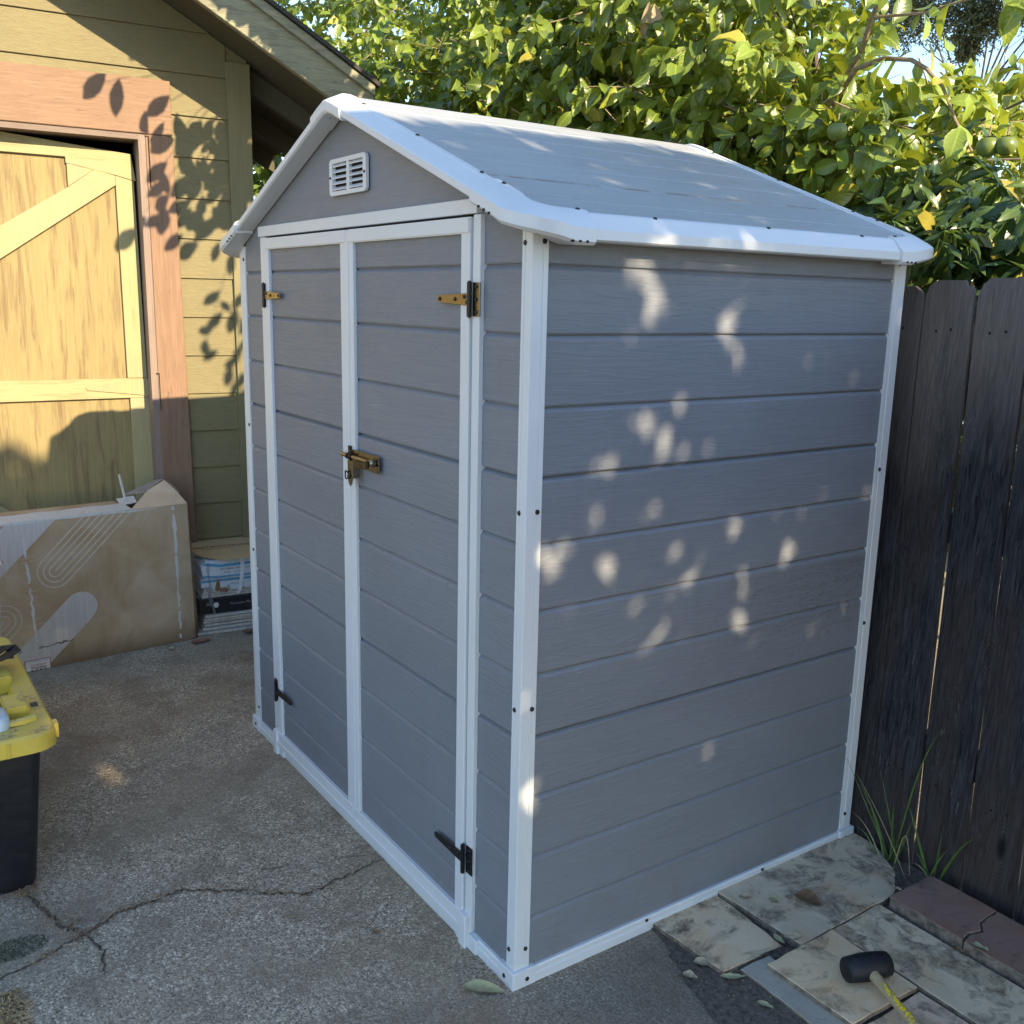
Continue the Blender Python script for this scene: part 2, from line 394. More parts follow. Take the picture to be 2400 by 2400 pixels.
shed = thing('storage_shed', (-.95, .68, 0), 'grey plastic garden shed with white trim and closed double doors', 'shed')

# walls (set back 3 mm behind the corner posts)
for nm, a0, a1 in (('front_wall_panel', -1.84, -1.63), ('front_wall_panel', -.21, -.03)):
    m = MB(); panel(m, lambda a, o, v: (a, .004 - o, v), a0, a1, .04, 2.02, SZ, DEEP)
    side = 1 if a0 > -1 else -1
    m.cut(Vector((RX, 0, zr(RX) - .035)), Vector((.381 * side, 0, 1)).normalized())
    m.build(nm, M_plank, shed)
m = MB()
pr = plank_profile(1.97, 2.4, [2.0], ())
panel(m, lambda a, o, v: (a, .005 - o, v), -1.70, -.20, 1.972, 2.36, [])
m.cut(Vector((RX, 0, zr(RX) - .03)), Vector((.381, 0, 1)).normalized()); m.cut(Vector((RX, 0, zr(RX) - .03)), Vector((-.381, 0, 1)).normalized())
gable = m.build('gable_panel', M_plank, shed)
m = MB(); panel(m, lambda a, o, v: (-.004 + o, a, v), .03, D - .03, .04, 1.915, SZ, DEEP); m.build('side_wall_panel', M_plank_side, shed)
m = MB(); panel(m, lambda a, o, v: (-W + .004 - o, a, v), .03, D - .03, .04, 1.915, SZ, DEEP); m.build('side_wall_panel', M_plank, shed)
m = MB(); panel(m, lambda a, o, v: (a, D - .004 + o, v), -W + .03, -.03, .04, 2.36, SZ + [1.99, 2.15], DEEP)
for sg in (1, -1): m.cut(Vector((RX, 0, zr(RX) - .03)), Vector((.381 * sg, 0, 1)).normalized())
m.build('back_wall_panel', M_plank, shed)

# corner posts: an L with a shallow groove
def screw_at(P, out, r=.0062, parent=None):
    P = Vector(P); o = Vector(out).normalized(); a = o.cross(Vector((0, 0, 1)))
    if a.length < .1: a = o.cross(Vector((0, 1, 0)))
    a.normalize(); b = o.cross(a)
    m = MB(); prof = [(r, -.002), (r, .0012), (r * .75, .003), (r * .3, .0034)]
    n = 10; vs = []
    for rr, h in prof: vs += [P + (a * math.cos(2 * math.pi * k / n) + b * math.sin(2 * math.pi * k / n)) * rr + o * h for k in range(n)]
    fs = [(q * n + k, q * n + (k + 1) % n, (q + 1) * n + (k + 1) % n, (q + 1) * n + k) for q in range(3) for k in range(n)] + [tuple(3 * n + k for k in range(n))]
    m.add(vs, fs); return m.build('screw', M_screw, parent, smooth=True)
for cx, cy, sx, sy in ((0, 0, 1, -1), (-W, 0, -1, -1), (0, D, 1, 1), (-W, D, -1, 1)):
    wx, wy = (.037, .046) if cy == 0 else (.05, .055)
    if cx == -W: wx = .060
    g = .0016
    pr = [(0, -wy), (0, -wy * .72), (-g, -wy * .70), (-g, -wy * .64), (0, -wy * .62), (0, -.002), (-.002, 0), (-wx * .62, 0), (-wx * .64, -g), (-wx * .72, -g), (-wx * .74, 0), (-wx, 0), (-wx, -.012), (-.012, -.012), (-.012, -wy)]
    m = MB(); m.sweep(pr, [((cx, cy, z), (sx, 0, 0), (0, sy, 0)) for z in (.03, 1.925)])
    po = m.build('corner_post', M_white, shed, smooth=False)
    if cx == 0 or cy == 0:
        for z in (1.878, 1.262, .766, .100):
            if cy == 0: screw_at((cx - sx * (.026 if cx == 0 else .045), cy - .0, z), (0, -1, 0), parent=po)
            if cx == 0: screw_at((0, cy - sy * .034, z + .004), (1, 0, 0), parent=po)

# base rails with a lip, corner brackets, feet
def rail(P0, P1, out, h=.046, t=.008):
    pr = [(-.03, 0), (t, 0), (t, h * .50), (t - .003, h * .56), (t - .003, h * .80), (t - .001, h * .86), (t - .004, h), (-.03, h)]
    m = MB(); m.sweep(pr, [(P0, out, (0, 0, 1)), (P1, out, (0, 0, 1))]); return m
rail((-.05, 0, 0), (-W + .05, 0, 0), (0, -1, 0)).build('base_rail', M_white, shed)
br = rail((0, .05, 0), (0, D - .05, 0), (1, 0, 0)).build('base_rail', M_white, shed)
rail((-W, .05, 0), (-W, D - .05, 0), (-1, 0, 0)).build('base_rail', M_white, shed)
rail((-.05, D, 0), (-W + .05, D, 0), (0, 1, 0)).build('base_rail', M_white, shed)
for y in (.452, .932): screw_at((.0075, y, .036), (1, 0, 0), .005, br)
for cx, cy, sx, sy in ((0, 0, 1, -1), (-W, 0, -1, -1), (0, D, 1, 1), (-W, D, -1, 1)):
    e = .011; L = .062
    poly = [(cx + sx * e, cy + sy * e), (cx + sx * e, cy - sy * L), (cx - sx * .02, cy - sy * L), (cx - sx * .02, cy - sy * .02), (cx - sx * L, cy - sy * .02), (cx - sx * L, cy + sy * e)]
    m = MB(); m.prism(poly, lambda a, d, b: (a, b, d), -.001, .050)
    b_ = m.build('corner_bracket', M_white, shed, bevel=.0025)
    if cy == 0: screw_at((cx - sx * .030, cy - e, .024), (0, -1, 0), parent=b_)
    if cx == 0: screw_at((e, cy - sy * .034, .022), (1, 0, 0), parent=b_)
for x in (-1.617, -.222):
    m = MB(); m.box(x - .018, x + .018, -.026, .01, -.001, .098); m.box(x - .045, x + .06, -.016, .01, -.001, .045)
    m.build('door_foot_bracket', M_white, shed, bevel=.003)

# door frame: header and jambs
m = MB(); m.prism([(-1.667, 1.951), (-.214, 1.951), (-.214, 1.986), (-1.667, 1.986)], lambda a, d, b: (a, d, b), -.012, .02); m.build('door_header', M_white, shed, bevel=.0015)
for x0, x1 in ((-1.655, -1.605), (-.232, -.200)):
    m = MB(); m.box(x0, x1, -.0085, .02, .05, 1.949); m.build('door_jamb', M_white, shed, bevel=.0015)

# doors
def door(x0, x1, hinge_left):
    m = MB(); yb = -.004
    panel(m, lambda a, o, v: (a, yb - o, v), x0 + .015, x1 - .015, .07, 1.93, SZ, DEEP, th=.02)
    d = m.build('door', M_plank, shed)
    w = .035
    l, r_ = (x0, x0 + (.030 if not hinge_left else .030)), (x1 - (.045 if hinge_left else .040), x1)
    for a, b in (l, r_):
        m = MB(); pr = [(a, -.002), (a, -.0125), (a + .002, -.0145), (b - .002, -.0145), (b, -.0125), (b, -.002)]
        m.sweep(pr, [((0, 0, z), (1, 0, 0), (0, 1, 0)) for z in (.052, 1.944)]); m.build('stile', M_white, d)
    m = MB(); m.box(x0 - .001, x1 + .001, -.018, -.001, 1.906, 1.944); m.build('top_trim', M_white, d, bevel=.003, seg=2)
    m = MB(); m.box(x0 - .001, x1 + .001, -.0175, -.001, .048, .092); m.box(x0, x1, -.0215, -.001, .040, .056); m.build('bottom_trim', M_white, d, bevel=.002)
    return d
dL = door(-1.598, -.929, True); dR = door(-.917, -.238, False)
# astragal lip between the doors, bluish plastic
m = MB(); m.box(-.934, -.914, -.0165, .0, .05, 1.94); m.build('meeting_lip', white_plastic('white_lip', (.66, .70, .74)), dL)

def hinge(parent, xj, side, z, mat_strap, long=.155):
    """strap hinge: barrel at xj, strap runs over the door (side -1: towards -x)"""
    y = -.0165
    m = MB()
    h0, h1, n = .030, .010, 8
    pts = [(0, -h0 / 2), (side * long * .93, -h1 * .9)] + [(side * long * (.93 + .07 * math.sin(t)), -h1 * .9 * math.cos(t)) for t in np.linspace(.3, 2.84, 6)] + [(side * long * .93, h1 * .9), (0, h0 / 2)]
    m.prism(pts, lambda a, d, b: (xj + a, d, z + b), y - .0035, y)
    st = m.build('hinge', mat_strap, parent, bevel=.0006)
    m = MB(); m.box(xj - side * .004, xj - side * .034, y + .0045, y + .008, z - .040, z + .040); m.build('hinge_plate', mat_strap, st, bevel=.0006)
    m = MB()
    for q in (-.041, -.0135, .0145): m.tube([(xj, y - .003, z + q), (xj, y - .003, z + q + .0265)], .0062, 12)
    m.tube([(xj, y - .003, z - .044), (xj, y - .003, z + .044)], .0035, 8); m.build('hinge_barrel', M_black, st, smooth=True)
    for a, b in ((side * .022, .006), (side * .010, -.007), (side * .065, 0), (side * .140, 0)): screw_at((xj + a, y - .0035, z + b), (0, -1, 0), .0052, st)
    for b in (.030, .0, -.030): screw_at((xj - side * .020, y + .0045, z + b), (0, -1, 0), .0050, st)
    return st
hinge(dR, -.229, -1, 1.752, M_brass); hinge(dR, -.229, -1, .262, M_black)
hinge(dL, -1.606, 1, 1.750, M_brass); hinge(dL, -1.606, 1, .263, M_black)

# sliding bolt with hasp
y = -.0165
m = MB(); m.box(-.897, -.717, y - .003, y, 1.2475, 1.2975); lt = m.build('sliding_bolt', M_brass, dR, bevel=.0006)
m = MB(); m.tube([(-.958, y - .012, 1.277), (-.94, y - .012, 1.277), (-.765, y - .012, 1.277)], [.0045, .0065, .0065], 12); m.tube([(-.765, y - .012, 1.277), (-.755, y - .012, 1.277), (-.735, y - .012, 1.277), (-.730, y - .012, 1.277)], [.009, .0115, .0115, .006], 12)
m.build('bolt_rod', M_brass, lt, smooth=True)
m = MB()
for x in (-.905, -.884): m.tube([(x - .004, y - .012, 1.277), (x + .004, y - .012, 1.277)], .0098, 14)
m.box(-.924, -.905, y - .0035, y, 1.247, 1.306); m.build('bolt_keeper', M_black, lt, smooth=30)
m = MB(); m.tube([(-.742, y - .012, 1.277), (-.742, y - .028, 1.272)], .005, 10); m.tube([(-.742, y - .028, 1.285), (-.742, y - .028, 1.262)], .0055, 10); m.tube([(-.760, y - .012, 1.277), (-.75, y - .012, 1.277)], .0115, 14)
m.build('bolt_knob', M_black, lt, smooth=30)
m = MB(); m.prism([(-.880, 1.268), (-.850, 1.268), (-.850, 1.212), (-.856, 1.198), (-.865, 1.190), (-.874, 1.198), (-.880, 1.212)], lambda a, d, b: (a, d, b), y - .026, y - .022)
m.box(-.853, -.849, y - .024, y, 1.215, 1.268); m.build('hasp', M_brass, lt, bevel=.0005)
m = MB(); m.tube([(-.877 + .012 * math.cos(t), y - .029 - .012 * abs(math.sin(t)) * .3, 1.224 + .012 * math.sin(t)) for t in np.linspace(0, 6.28, 16)], .0022, 8); m.tube([(-.872, y - .03, 1.222), (-.852, y - .03, 1.222)], .003, 8); m.build('hasp_ring', M_black, lt, smooth=True)
for x, z in ((-.892, 1.292), (-.892, 1.252), (-.914, 1.300), (-.914, 1.252), (-.722, 1.29), (-.722, 1.254)): screw_at((x, y - .003, z), (0, -1, 0), .004, lt)

# gable vent
def rrect(x0, x1, z0, z1, r, n=5):
    p = []
    for cx, cz, a in ((x1 - r, z1 - r, 0), (x0 + r, z1 - r, 90), (x0 + r, z0 + r, 180), (x1 - r, z0 + r, 270)):
        p += [(cx + r * math.cos(R(a + 90 * k / n)), cz + r * math.sin(R(a + 90 * k / n))) for k in range(n + 1)]
    return p
vx0, vx1, vz0, vz1 = -1.053, -.805, 2.046, 2.150
m = MB(); o = rrect(vx0, vx1, vz0, vz1, .014); i = rrect(vx0 + .020, vx1 - .020, vz0 + .012, vz1 - .012, .003); n = len(o)
vs = [(a, .0, b) for a, b in o] + [(a, -.009, b) for a, b in o] + [(a, -.009, b) for a, b in i] + [(a, .012, b) for a, b in i]
fs = [(q * n + k, q * n + (k + 1) % n, (q + 1) * n + (k + 1) % n, (q + 1) * n + k) for q in range(3) for k in range(n)]
m.add(vs, fs); m.box(-.9375, -.9205, -.007, .012, vz0 + .01, vz1 - .01)
vent = m.build('vent', M_white, shed, smooth=30)
m = MB(); m.box(vx0 + .012, vx1 - .012, .003, .0045, vz0 + .008, vz1 - .008); m.build('vent_backing', M_dark, vent)
for k in range(5):
    z = vz0 + .016 + k * .0165
    m = MB(); m.sweep([(-.0075, z - .001), (.003, z + .0075), (.003, z + .0100), (-.0075, z + .0015)], [((x, 0, 0), (0, 1, 0), (0, 0, 1)) for x in (vx0 + .018, vx1 - .018)]); m.build('slat', M_white, vent)
for x in (vx0 + .009, vx1 - .009): screw_at((x, -.009, 2.098), (0, -1, 0), .004, vent)

# roof
y0, y1 = -.003, D + .003
cs = math.cos(math.atan(.381)); sn = math.sin(math.atan(.381))
SL = 1.0 / cs
for side in (1, -1):
    f = lambda a, o, v: (RX + side * (v * cs + o * sn), a, zr(RX) - v * sn + o * cs)
    m = MB(); panel(m, f, y0, y1, .0, .980 / cs, [.13 + .162 * k for k in range(6)], (), th=.022, k=.4)
    m.build('roof_panel', M_roofp, shed)
# trims swept along the edges
RK = [(-.006, .003), (-.006, .0065), (.014, .0065), (.018, .003), (.058, -.016), (.062, -.020), (.062, -.037), (.056, -.041), (-.0, -.040), (-.0, -.033), (-.01, -.001)]
EV = [(.026, -.0125), (.026, -.0075), (.036, -.0125), (.0585, -.0425), (.062, -.047), (.062, -.068), (.057, -.072), (.0, -.072), (.0, -.066), (-.002, -.02)]
RK2 = [(-.010, .003), (-.010, .0100), (.015, .0100), (.062, -.0105), (.069, -.017), (.069, -.042), (.062, -.049), (.0, -.046), (.0, -.036), (-.015, -.002)]
EVb = [(.014, -.006), (.014, .0000), (.034, -.0055), (.063, -.0385), (.069, -.045), (.069, -.074), (.062, -.081), (.0, -.079), (.0, -.068), (-.004, -.020)]
def scaled(p, k, dx=0.0, dz=0.0):
    cx = sum(a for a, b in p) / len(p); cz = sum(b for a, b in p) / len(p)
    return [((a - cx) * k + cx + dx, (b - cz) * k + cz + dz) for a, b in p]
Z = (0, 0, 1)
for yy, oy in ((0, -1), (D, 1)):
    for side in (1, -1):
        m = MB(); x0, x1 = RX + side * .05, RX + side * .92
        m.sweep(RK, [((x, yy, zr(x)), (0, oy, 0), Z) for x in (x0, x1)])
        t_ = m.build('rake_trim', M_white, shed)
        for x in (RX + side * .12, RX + side * .43, RX + side * .74): screw_at((x, yy + oy * .001, zr(x) + .0068), (side * .36, 0, 1), .0055, t_)
        if oy < 0 and side > 0:
            pass
    # ridge cap
    P = RK2
    fr = [((x, yy, zr(x) + dz), (0, oy, 0), Z) for x, dz in ((RX - .10, 0), (RX - .05, .001), (RX - .012, -.0015), (RX + .012, -.0015), (RX + .05, .001), (RX + .10, 0))]
    m = MB(); m.sweep(P, fr); rc = m.build('ridge_cap', M_white, shed, bevel=.0015)
    if oy < 0:
        for x in (-.985, -.915): screw_at((x, -.035, zr(x) - .0445), (0, -.2, -1), .005, rc)
for side in (1, -1):
    xe = 0 if side > 0 else -W
    m = MB(); m.sweep(EV, [((xe, y, zr(0)), (side, 0, 0), Z) for y in (.09, D - .07)]); t_ = m.build('eave_trim', M_white, shed)
    for y in (.33, .72, 1.1): screw_at((xe + side * .031, y, zr(0) - .0095), (side * .36, 0, 1), .0055, t_)
# corner caps: morph from rake profile to eave profile round the corner
def lerp(a, b, t): return [(p[0] * (1 - t) + q[0] * t, p[1] * (1 - t) + q[1] * t) for p, q in zip(a, b)]
EV2 = EVb
for (yy, oy) in ((0, -1), (D, 1)):
    for side in (1, -1):
        xe = 0 if side > 0 else -W
        n = 13; vs = []; m = MB(); rings = []
        for k in range(n + 1):
            t = k / n
            # the centre line rounds the corner at radius q
            q = .045
            if t < .35: u = t / .35; px = xe - side * (.155 - u * (.155 - q)); py = yy; ang = 0
            elif t > .65: u = (t - .65) / .35; px = xe; py = yy - oy * (q + u * (.125 - q)); ang = 90
            else: ang = (t - .35) / .30 * 90; px = xe - side * q * (1 - math.sin(R(ang))); py = yy - oy * q * (1 - math.cos(R(ang)))
            o = Vector((side * math.sin(R(ang)), oy * math.cos(R(ang)), 0))
            stretch = 1 + .26 * math.sin(R(2 * ang)) ** 1 if 0 < ang < 90 else 1
            zc = zr(px) if ang < 90 else zr(0)
            pr = lerp(RK2, EV2, min(1, max(0, (t - .3) / .45)))
            pr = [(a * (stretch if a > 0 else 1), b) for a, b in pr]
            rings.append((Vector((px, py, zc)), o, pr))
        for P, o, pr in rings: vs += [P + o * a + Vector((0, 0, b)) for a, b in pr]
        N = len(RK2)
        fs = [(k * N + i, k * N + (i + 1) % N, (k + 1) * N + (i + 1) % N, (k + 1) * N + i) for k in range(n) for i in range(N)]
        fs += [tuple(range(N - 1, -1, -1)), tuple(n * N + i for i in range(N))]
        m.add(vs, fs); cc_ = m.build('corner_cap', M_white, shed, smooth=35)
        screw_at((xe - side * .118, yy - oy * .001, zr(xe - side * .118) + .0108), (side * .36, 0, 1), .0055, cc_)
        screw_at((xe + side * .023, yy - oy * .105, zr(0) - .0022), (side * .36, 0, 1), .0055, cc_)
        for q in range(3):  # little drain notches under the lip
            for P in ((xe - side * (.115 - .022 * q), yy + oy * .0665, zr(xe - side * (.115 - .022 * q)) - .0445), (xe + side * .066, yy - oy * (.060 + .02 * q), zr(0) - .0755)):
                mm = MB(); mm.box(P[0] - .005, P[0] + .005, P[1] - .003, P[1] + .003, P[2] - .001, P[2] + .004); mm.build('drain_notch', M_dark, cc_)
# ------------------------------------------------------------------ the house (garage) beyond
HA = R(-5.5); HN = Vector((math.cos(HA), math.sin(HA), 0)); HT = Vector((-math.sin(HA), math.cos(HA), 0)); H0 = Vector((-3.52, 0, 0))
def H(s, d, z): return tuple(H0 + HT * s + HN * d + Vector((0, 0, z)))
house = thing('garage', H(-2.2, 0, 0), 'olive lap-sided garage with a pink framed barn door and overhanging gable roof', 'building')
RS = -2.4                                    # ridge position along the wall
def zroof(s): return 3.058 - .564 * (abs(s - RS) - (.257 - RS))     # underside of the rake board at s
ZT = zroof(RS)
# lap siding, one wall mesh: boards left and right of the door opening and above
m = MB()
DO0, DO1 = -2.2, .10
k = 0; z = .027
while z < ZT + .3:
    z1_ = z + .203
    segs = [(-5.2, .508)] if z > 2.52 else [(-5.2, DO0), (DO1, .508)]
    for a, b in segs:
        pr = [(0.0, z1_), (.004, z1_), (.016, z + .001), (.013, z), (0, z)]
        m.sweep(pr, [((*H(a, 0, 0),), HN, (0, 0, 1)), ((*H(b, 0, 0),), HN, (0, 0, 1))])
    z += .2
segs = None
m.box(-5.2, DO0, -.12, .001, 0, ZT + .3, H); m.box(DO1, .62, -.12, .001, 0, ZT + .3, H); m.box(DO0, DO1, -.12, .001, 2.5, ZT + .3, H)
for sg in (1, -1):
    m.cut(Vector(H(RS, 0, ZT + .07)), (Vector((0, 0, 1)) + HT * .564 * sg).normalized())
m.build('gable_wall', M_siding, house)
m = MB(); m.box(.50, .62, -6, -.13, 0, zroof(.62) + .02, H); m.build('side_wall', M_siding, house)
m = MB(); m.box(.508, .628, -.10, .030, 0, zroof(.6) + .04, H); m.build('corner_board', M_olive_v, house, bevel=.002)
m = MB(); m.box(-2.6, DO1 + .1, -1.2, -1.18, 0, 2.6, H); m.box(-2.6, DO1 + .1, -1.18, -.125, 2.5, 2.53, H); m.box(DO1 + .08, DO1 + .1, -1.18, -.125, 0, 2.5, H); m.box(-2.6, -2.58, -1.18, -.125, 0, 2.5, H); m.build('dark_interior', M_dark, house)
# frieze board under the roof line
m = MB()
for sg in (1,):
    pr = [(RS, ZT - .02 + .00), (.505, 2.993), (.505, 3.20), (RS, ZT + .2)]
    pr[0] = (RS, 2.993 + .564 * (.505 - RS)); pr[3] = (RS, 3.20 + .564 * (.505 - RS))
    m.prism(pr, H, .012, .034)
    m.cut(Vector(H(RS, 0, ZT + .06)), (Vector((0, 0, 1)) + HT * .564).normalized())
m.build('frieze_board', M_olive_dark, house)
# roof: slab with shingles over, rafters tails and rake boards
SE = 1.12
for sg in (1, -1):
    sE = RS + sg * (SE - RS)
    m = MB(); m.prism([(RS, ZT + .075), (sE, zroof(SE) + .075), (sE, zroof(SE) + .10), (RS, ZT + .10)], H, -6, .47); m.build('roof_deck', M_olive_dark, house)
    m = MB(); m.prism([(RS, ZT + .212), (sE + sg * .02, zroof(SE) + .201), (sE + sg * .02, zroof(SE) + .222), (RS, ZT + .236)], H, -6, .545); m.build('shingle_roof', M_shingle, house)
    m = MB(); m.prism([(RS, ZT), (sE, zroof(SE)), (sE, zroof(SE) + .195), (RS, ZT + .195)], H, .470, .510); m.build('rake_board', M_rake, house, bevel=.003)
    m = MB(); m.prism([(RS, ZT + .160), (sE, zroof(SE) + .160), (sE, zroof(SE) + .208), (RS, ZT + .208)], H, .5102, .530); m.build('drip_board', M_rake, house, bevel=.002)
    for dd in (-.14, -.75, -1.36, -1.97, -2.6):
        m = MB(); s0 = RS + sg * (.64 - RS)
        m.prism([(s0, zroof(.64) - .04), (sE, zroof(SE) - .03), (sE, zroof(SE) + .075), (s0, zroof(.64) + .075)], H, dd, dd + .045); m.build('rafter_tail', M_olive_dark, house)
# door trim
m = MB(); m.box(DO0 - .15, .226, .004, .040, 2.519, 2.777, H); m.build('door_header', M_pink_h, house, bevel=.003)
m = MB(); m.prism([(.096, 0), (.258, 0), (.2265, 2.517), (.096, 2.517)], H, .004, .036); jt = m.build('door_casing', M_pink, house, bevel=.003)
m = MB(); m.prism([(DO0 - .14, 0), (DO0, 0), (DO0, 2.517), (DO0 - .14, 2.517)], H, .004, .036); m.build('door_casing', M_pink, house, bevel=.003)
m = MB(); m.box(.062, .0955, -.125, .030, 0, 2.517, H); m.build('door_jamb', wood('dark_jamb_paint', (.20, .15, .125), (.25, .19, .155), (60, 60, 4), .7), house)
m = MB(); m.box(DO0 + .0, .0615, -.16, .030, 2.490, 2.5185, H); m.build('door_jamb', wood('dark_head_paint', (.16, .12, .10), (.20, .15, .12), (9, 9, 80), .7), house)
m = MB(); m.box(.062, .0955, -.16, -.126, 0, 2.48, H); m.build('door_stop', M_olive_dark, house)
# mortises cut in the casing
for (a, b, c, d_) in ((.107, .113, 2.265, 2.505), (.100, .104, 1.145, 1.335)):
    m = MB(); m.box(a, b, .030, .0372, c, d_, H); m.box(a - .012, b, .030, .0372, d_, d_ + .005, H); m.build('hinge_mortise', M_dark, house)
# barn door
def Hd(s, d, z): return H(s, d - .10, z)
dr = MB(); dr.prism([(-2.18, .05), (.045, .05), (.040, 2.425), (-2.18, 2.44)], Hd, -.03, .0); bd = dr.build('barn_door', M_ply, house)
def brd(pts, d1=.020, mat=None, nm='door_board', d0=.0008):
    m = MB(); m.prism(pts, Hd, d0, d1); return m.build(nm, mat or M_doorboard, bd, bevel=.002)
brd([(-2.18, 2.40), (-.266, 2.394), (-.266, 2.365), (-.035, 2.323), (.058, 2.300), (.040, 2.430), (-.55, 2.486), (-2.18, 2.50)], mat=M_doorboard_h, nm='top_rail')
brd([(-.0385, 1.308), (.0595, 1.308), (.048, 2.300), (-.0400, 2.322)], nm='stile')
brd([(-.0300, .05), (.0850, .05), (.0720, 1.150), (.0620, 1.203), (-.0320, 1.203)], nm='stile')
brd([(-2.18, 1.183), (-.0310, 1.2035), (.0600, 1.2035), (.0600, 1.3065), (-2.18, 1.298)], mat=M_doorboard_h, nm='middle_rail')
# upper brace rises to the hinge side
brd([(-.0405, 2.275), (-.0405, 2.3215), (-.137, 2.343), (-.262, 2.252), (-1.75, 1.305), (-1.54, 1.305), (-.59, 1.893)], nm='brace')
brd([(-.262, 2.253), (-.138, 2.3425), (-.262, 2.364)], .018, nm='corner_block')
brd([(-.85, .80), (-.62, .627), (-.03, .15), (-.03, .05), (-.20, .05), (-.95, .66), (-1.9, 1.17), (-1.7, 1.18)], nm='brace')
brd([(-2.18, .05), (-2.08, .05), (-2.08, 1.182), (-2.18, 1.182)], nm='stile'); brd([(-2.18, 1.299), (-2.08, 1.299), (-2.08, 2.398), (-2.18, 2.398)], nm='stile')
def bhinge(z0, z1, sx, strap):
    m = MB(); m.tube([H(sx, -.060, z0), H(sx, -.060, z1)], .0125, 12)
    h = m.build('door_hinge', M_doorboard, bd, smooth=30)
    m = MB(); m.box(sx + .006, sx + .030, -.075, -.006, z0 + .005, z1 - .01, H); m.build('hinge_leaf', M_olive_v, h)
    if strap:
        zc = (z0 + z1) / 2 - .002
        m = MB(); m.prism([(sx - .008, zc - .045), (sx - .008, zc + .045), (-.235, zc + .014), (-.245, zc + .004), (-.238, zc - .010)], Hd, .0206, .026); m.build('hinge_strap', M_doorboard, h, bevel=.001)
        for a in (-.2, -.1): pass
    return h
bhinge(1.150, 1.370, .078, True); bhinge(2.270, 2.500, .076, False); bhinge(.25, .47, .082, True)

# ------------------------------------------------------------------ fence
fence = thing('wooden_fence', (.8, 1.40, 0), 'dark weathered dog-ear board fence standing behind the shed', 'fence')
def fx(x, z): return x + .046 - .040 * z
def fy(z): return 1.395 + .063 * z
k = 0
for i in range(-24, 16):
    xa = .002 + .168 * i
    r1, r2, r3 = rng.random(3)
    g = .0035 + .003 * r1
    x0, x1 = xa + g, xa + .168 - (.0012 if i != 0 else .0042) - .002 * r2
    zt = {-1: 1.822, 0: 1.839, 1: 1.845, 2: 1.84}.get(i, 1.835 + .02 * (r1 - .5)) ; ear = .045 + .008 * r2
    ea = .034
    dy = .006 * (r3 - .5)
    ts = .004 * (r2 - .5)
    f = lambda a, d, b: (fx(a, b) + ts * b, fy(b) + d + dy, b)
    n = 9; L = []; Rr = []
    for q in range(n + 1):
        zz_ = -.05 + (zt - ear + .05) * q / n
        w1, w2 = (rng.random(2) - .5) * .0028
        L.append((x0 + w1, zz_)); Rr.append((x1 + w2, zz_))
    top = [(x1 - ea * .35, zt - ear * .35), (x1 - ea, zt), (x0 + ea, zt + .002 * (r3 - .5)), (x0 + ea * .35, zt - ear * .35)]
    # cracks at the top: a split notch on some boards
    if i in (0, 3): top = [(x1 - ea * .3, zt - ear * .3), (x1 - ea * .62, zt - ear * .55), (x1 - ea, zt)] + top[2:]
    m = MB(); m.prism(Rr + top + L[::-1], f, 0, .016)
    b_ = m.build('picket', M_fence, fence, bevel=.0015)
    if -2 <= i <= 4:
        for zz_ in (1.69, .30):
            for a in (.35, .65):
                P = Vector(f(x0 + (x1 - x0) * (a + .1 * (r1 - .5)), -.0005, zz_ + .02 * (a - .5)))
                mm = MB(); mm.add([P + Vector((.004 * math.cos(t), 0, .005 * math.sin(t))) for t in np.linspace(0, 6.28, 9)[:-1]], [tuple(range(8))]); mm.build('nail', M_dark, b_)
for z in (.35, 1.05, 1.62):
    m = MB(); m.box(-4.1, 2.7, fy(z) + .017, fy(z) + .057, z, z + .09); m.build('rail', M_fence, fence)
for x in (-3.9, -1.6, .75, 2.6):
    m = MB(); m.box(x, x + .09, fy(0) + .06, fy(0) + .15, -.1, 1.78); m.build('fence_post', M_fence, fence)

# ------------------------------------------------------------------ ground
m = MB(); N = 2
m.add([(-40, -40, 0), (40, -40, 0), (40, 40, 0), (-40, 40, 0)], [(0, 1, 2, 3)]); tag(m.build('asphalt_ground', M_ground), kind='structure')
def blob(pts, z, sub=6, jit=.012, seed=1):
    r = np.random.default_rng(seed); out = []
    for i in range(len(pts)):
        p, q = np.array(pts[i]), np.array(pts[(i + 1) % len(pts)])
        for k in range(sub):
            t = k / sub; c = p * (1 - t) + q * t; out.append((c[0] + r.normal() * jit, c[1] + r.normal() * jit, z))
    return out
def flat(name, pts, z, mat, **kw):
    v = blob(pts, z, **kw); m = MB(); m.add(v, [tuple(range(len(v)))]); return m.build(name, mat)
tag(flat('soil_strip', [(.0, .475), (.10, .455), (.20, .405), (.36, .36), (.60, .36), (1.1, .40), (3, .4), (3, 1.55), (-3.5, 1.55), (-3.5, 1.36), (.01, 1.36)], .004, M_soil, sub=9, jit=.0045), kind='structure')
# crumbs and litter in the soil
m = MB(); r = np.random.default_rng(5)
for q in range(520):
    x = r.uniform(.12, .9); y = r.uniform(.38, .66) if r.random() < .75 else r.uniform(.5, 1.3); s_ = r.uniform(.0015, .0045)
    a = r.uniform(0, 6.28); h = s_ * .7
    c = [(x + s_ * math.cos(a + t) * r.uniform(.7, 1.6), y + s_ * math.sin(a + t), .004) for t in (0, 1.5, 3.1, 4.6)]
    m.add(c + [(x, y, .004 + h)], [(0, 1, 4), (1, 2, 4), (2, 3, 4), (3, 0, 4)])
tag(m.build('soil_crumbs', plain('crumb_brown', (.15, .12, .085), .9, 0, .2, .6, 90)), 'small bark crumbs and grit lying on the dark soil beside the slabs', 'debris', kind='stuff')
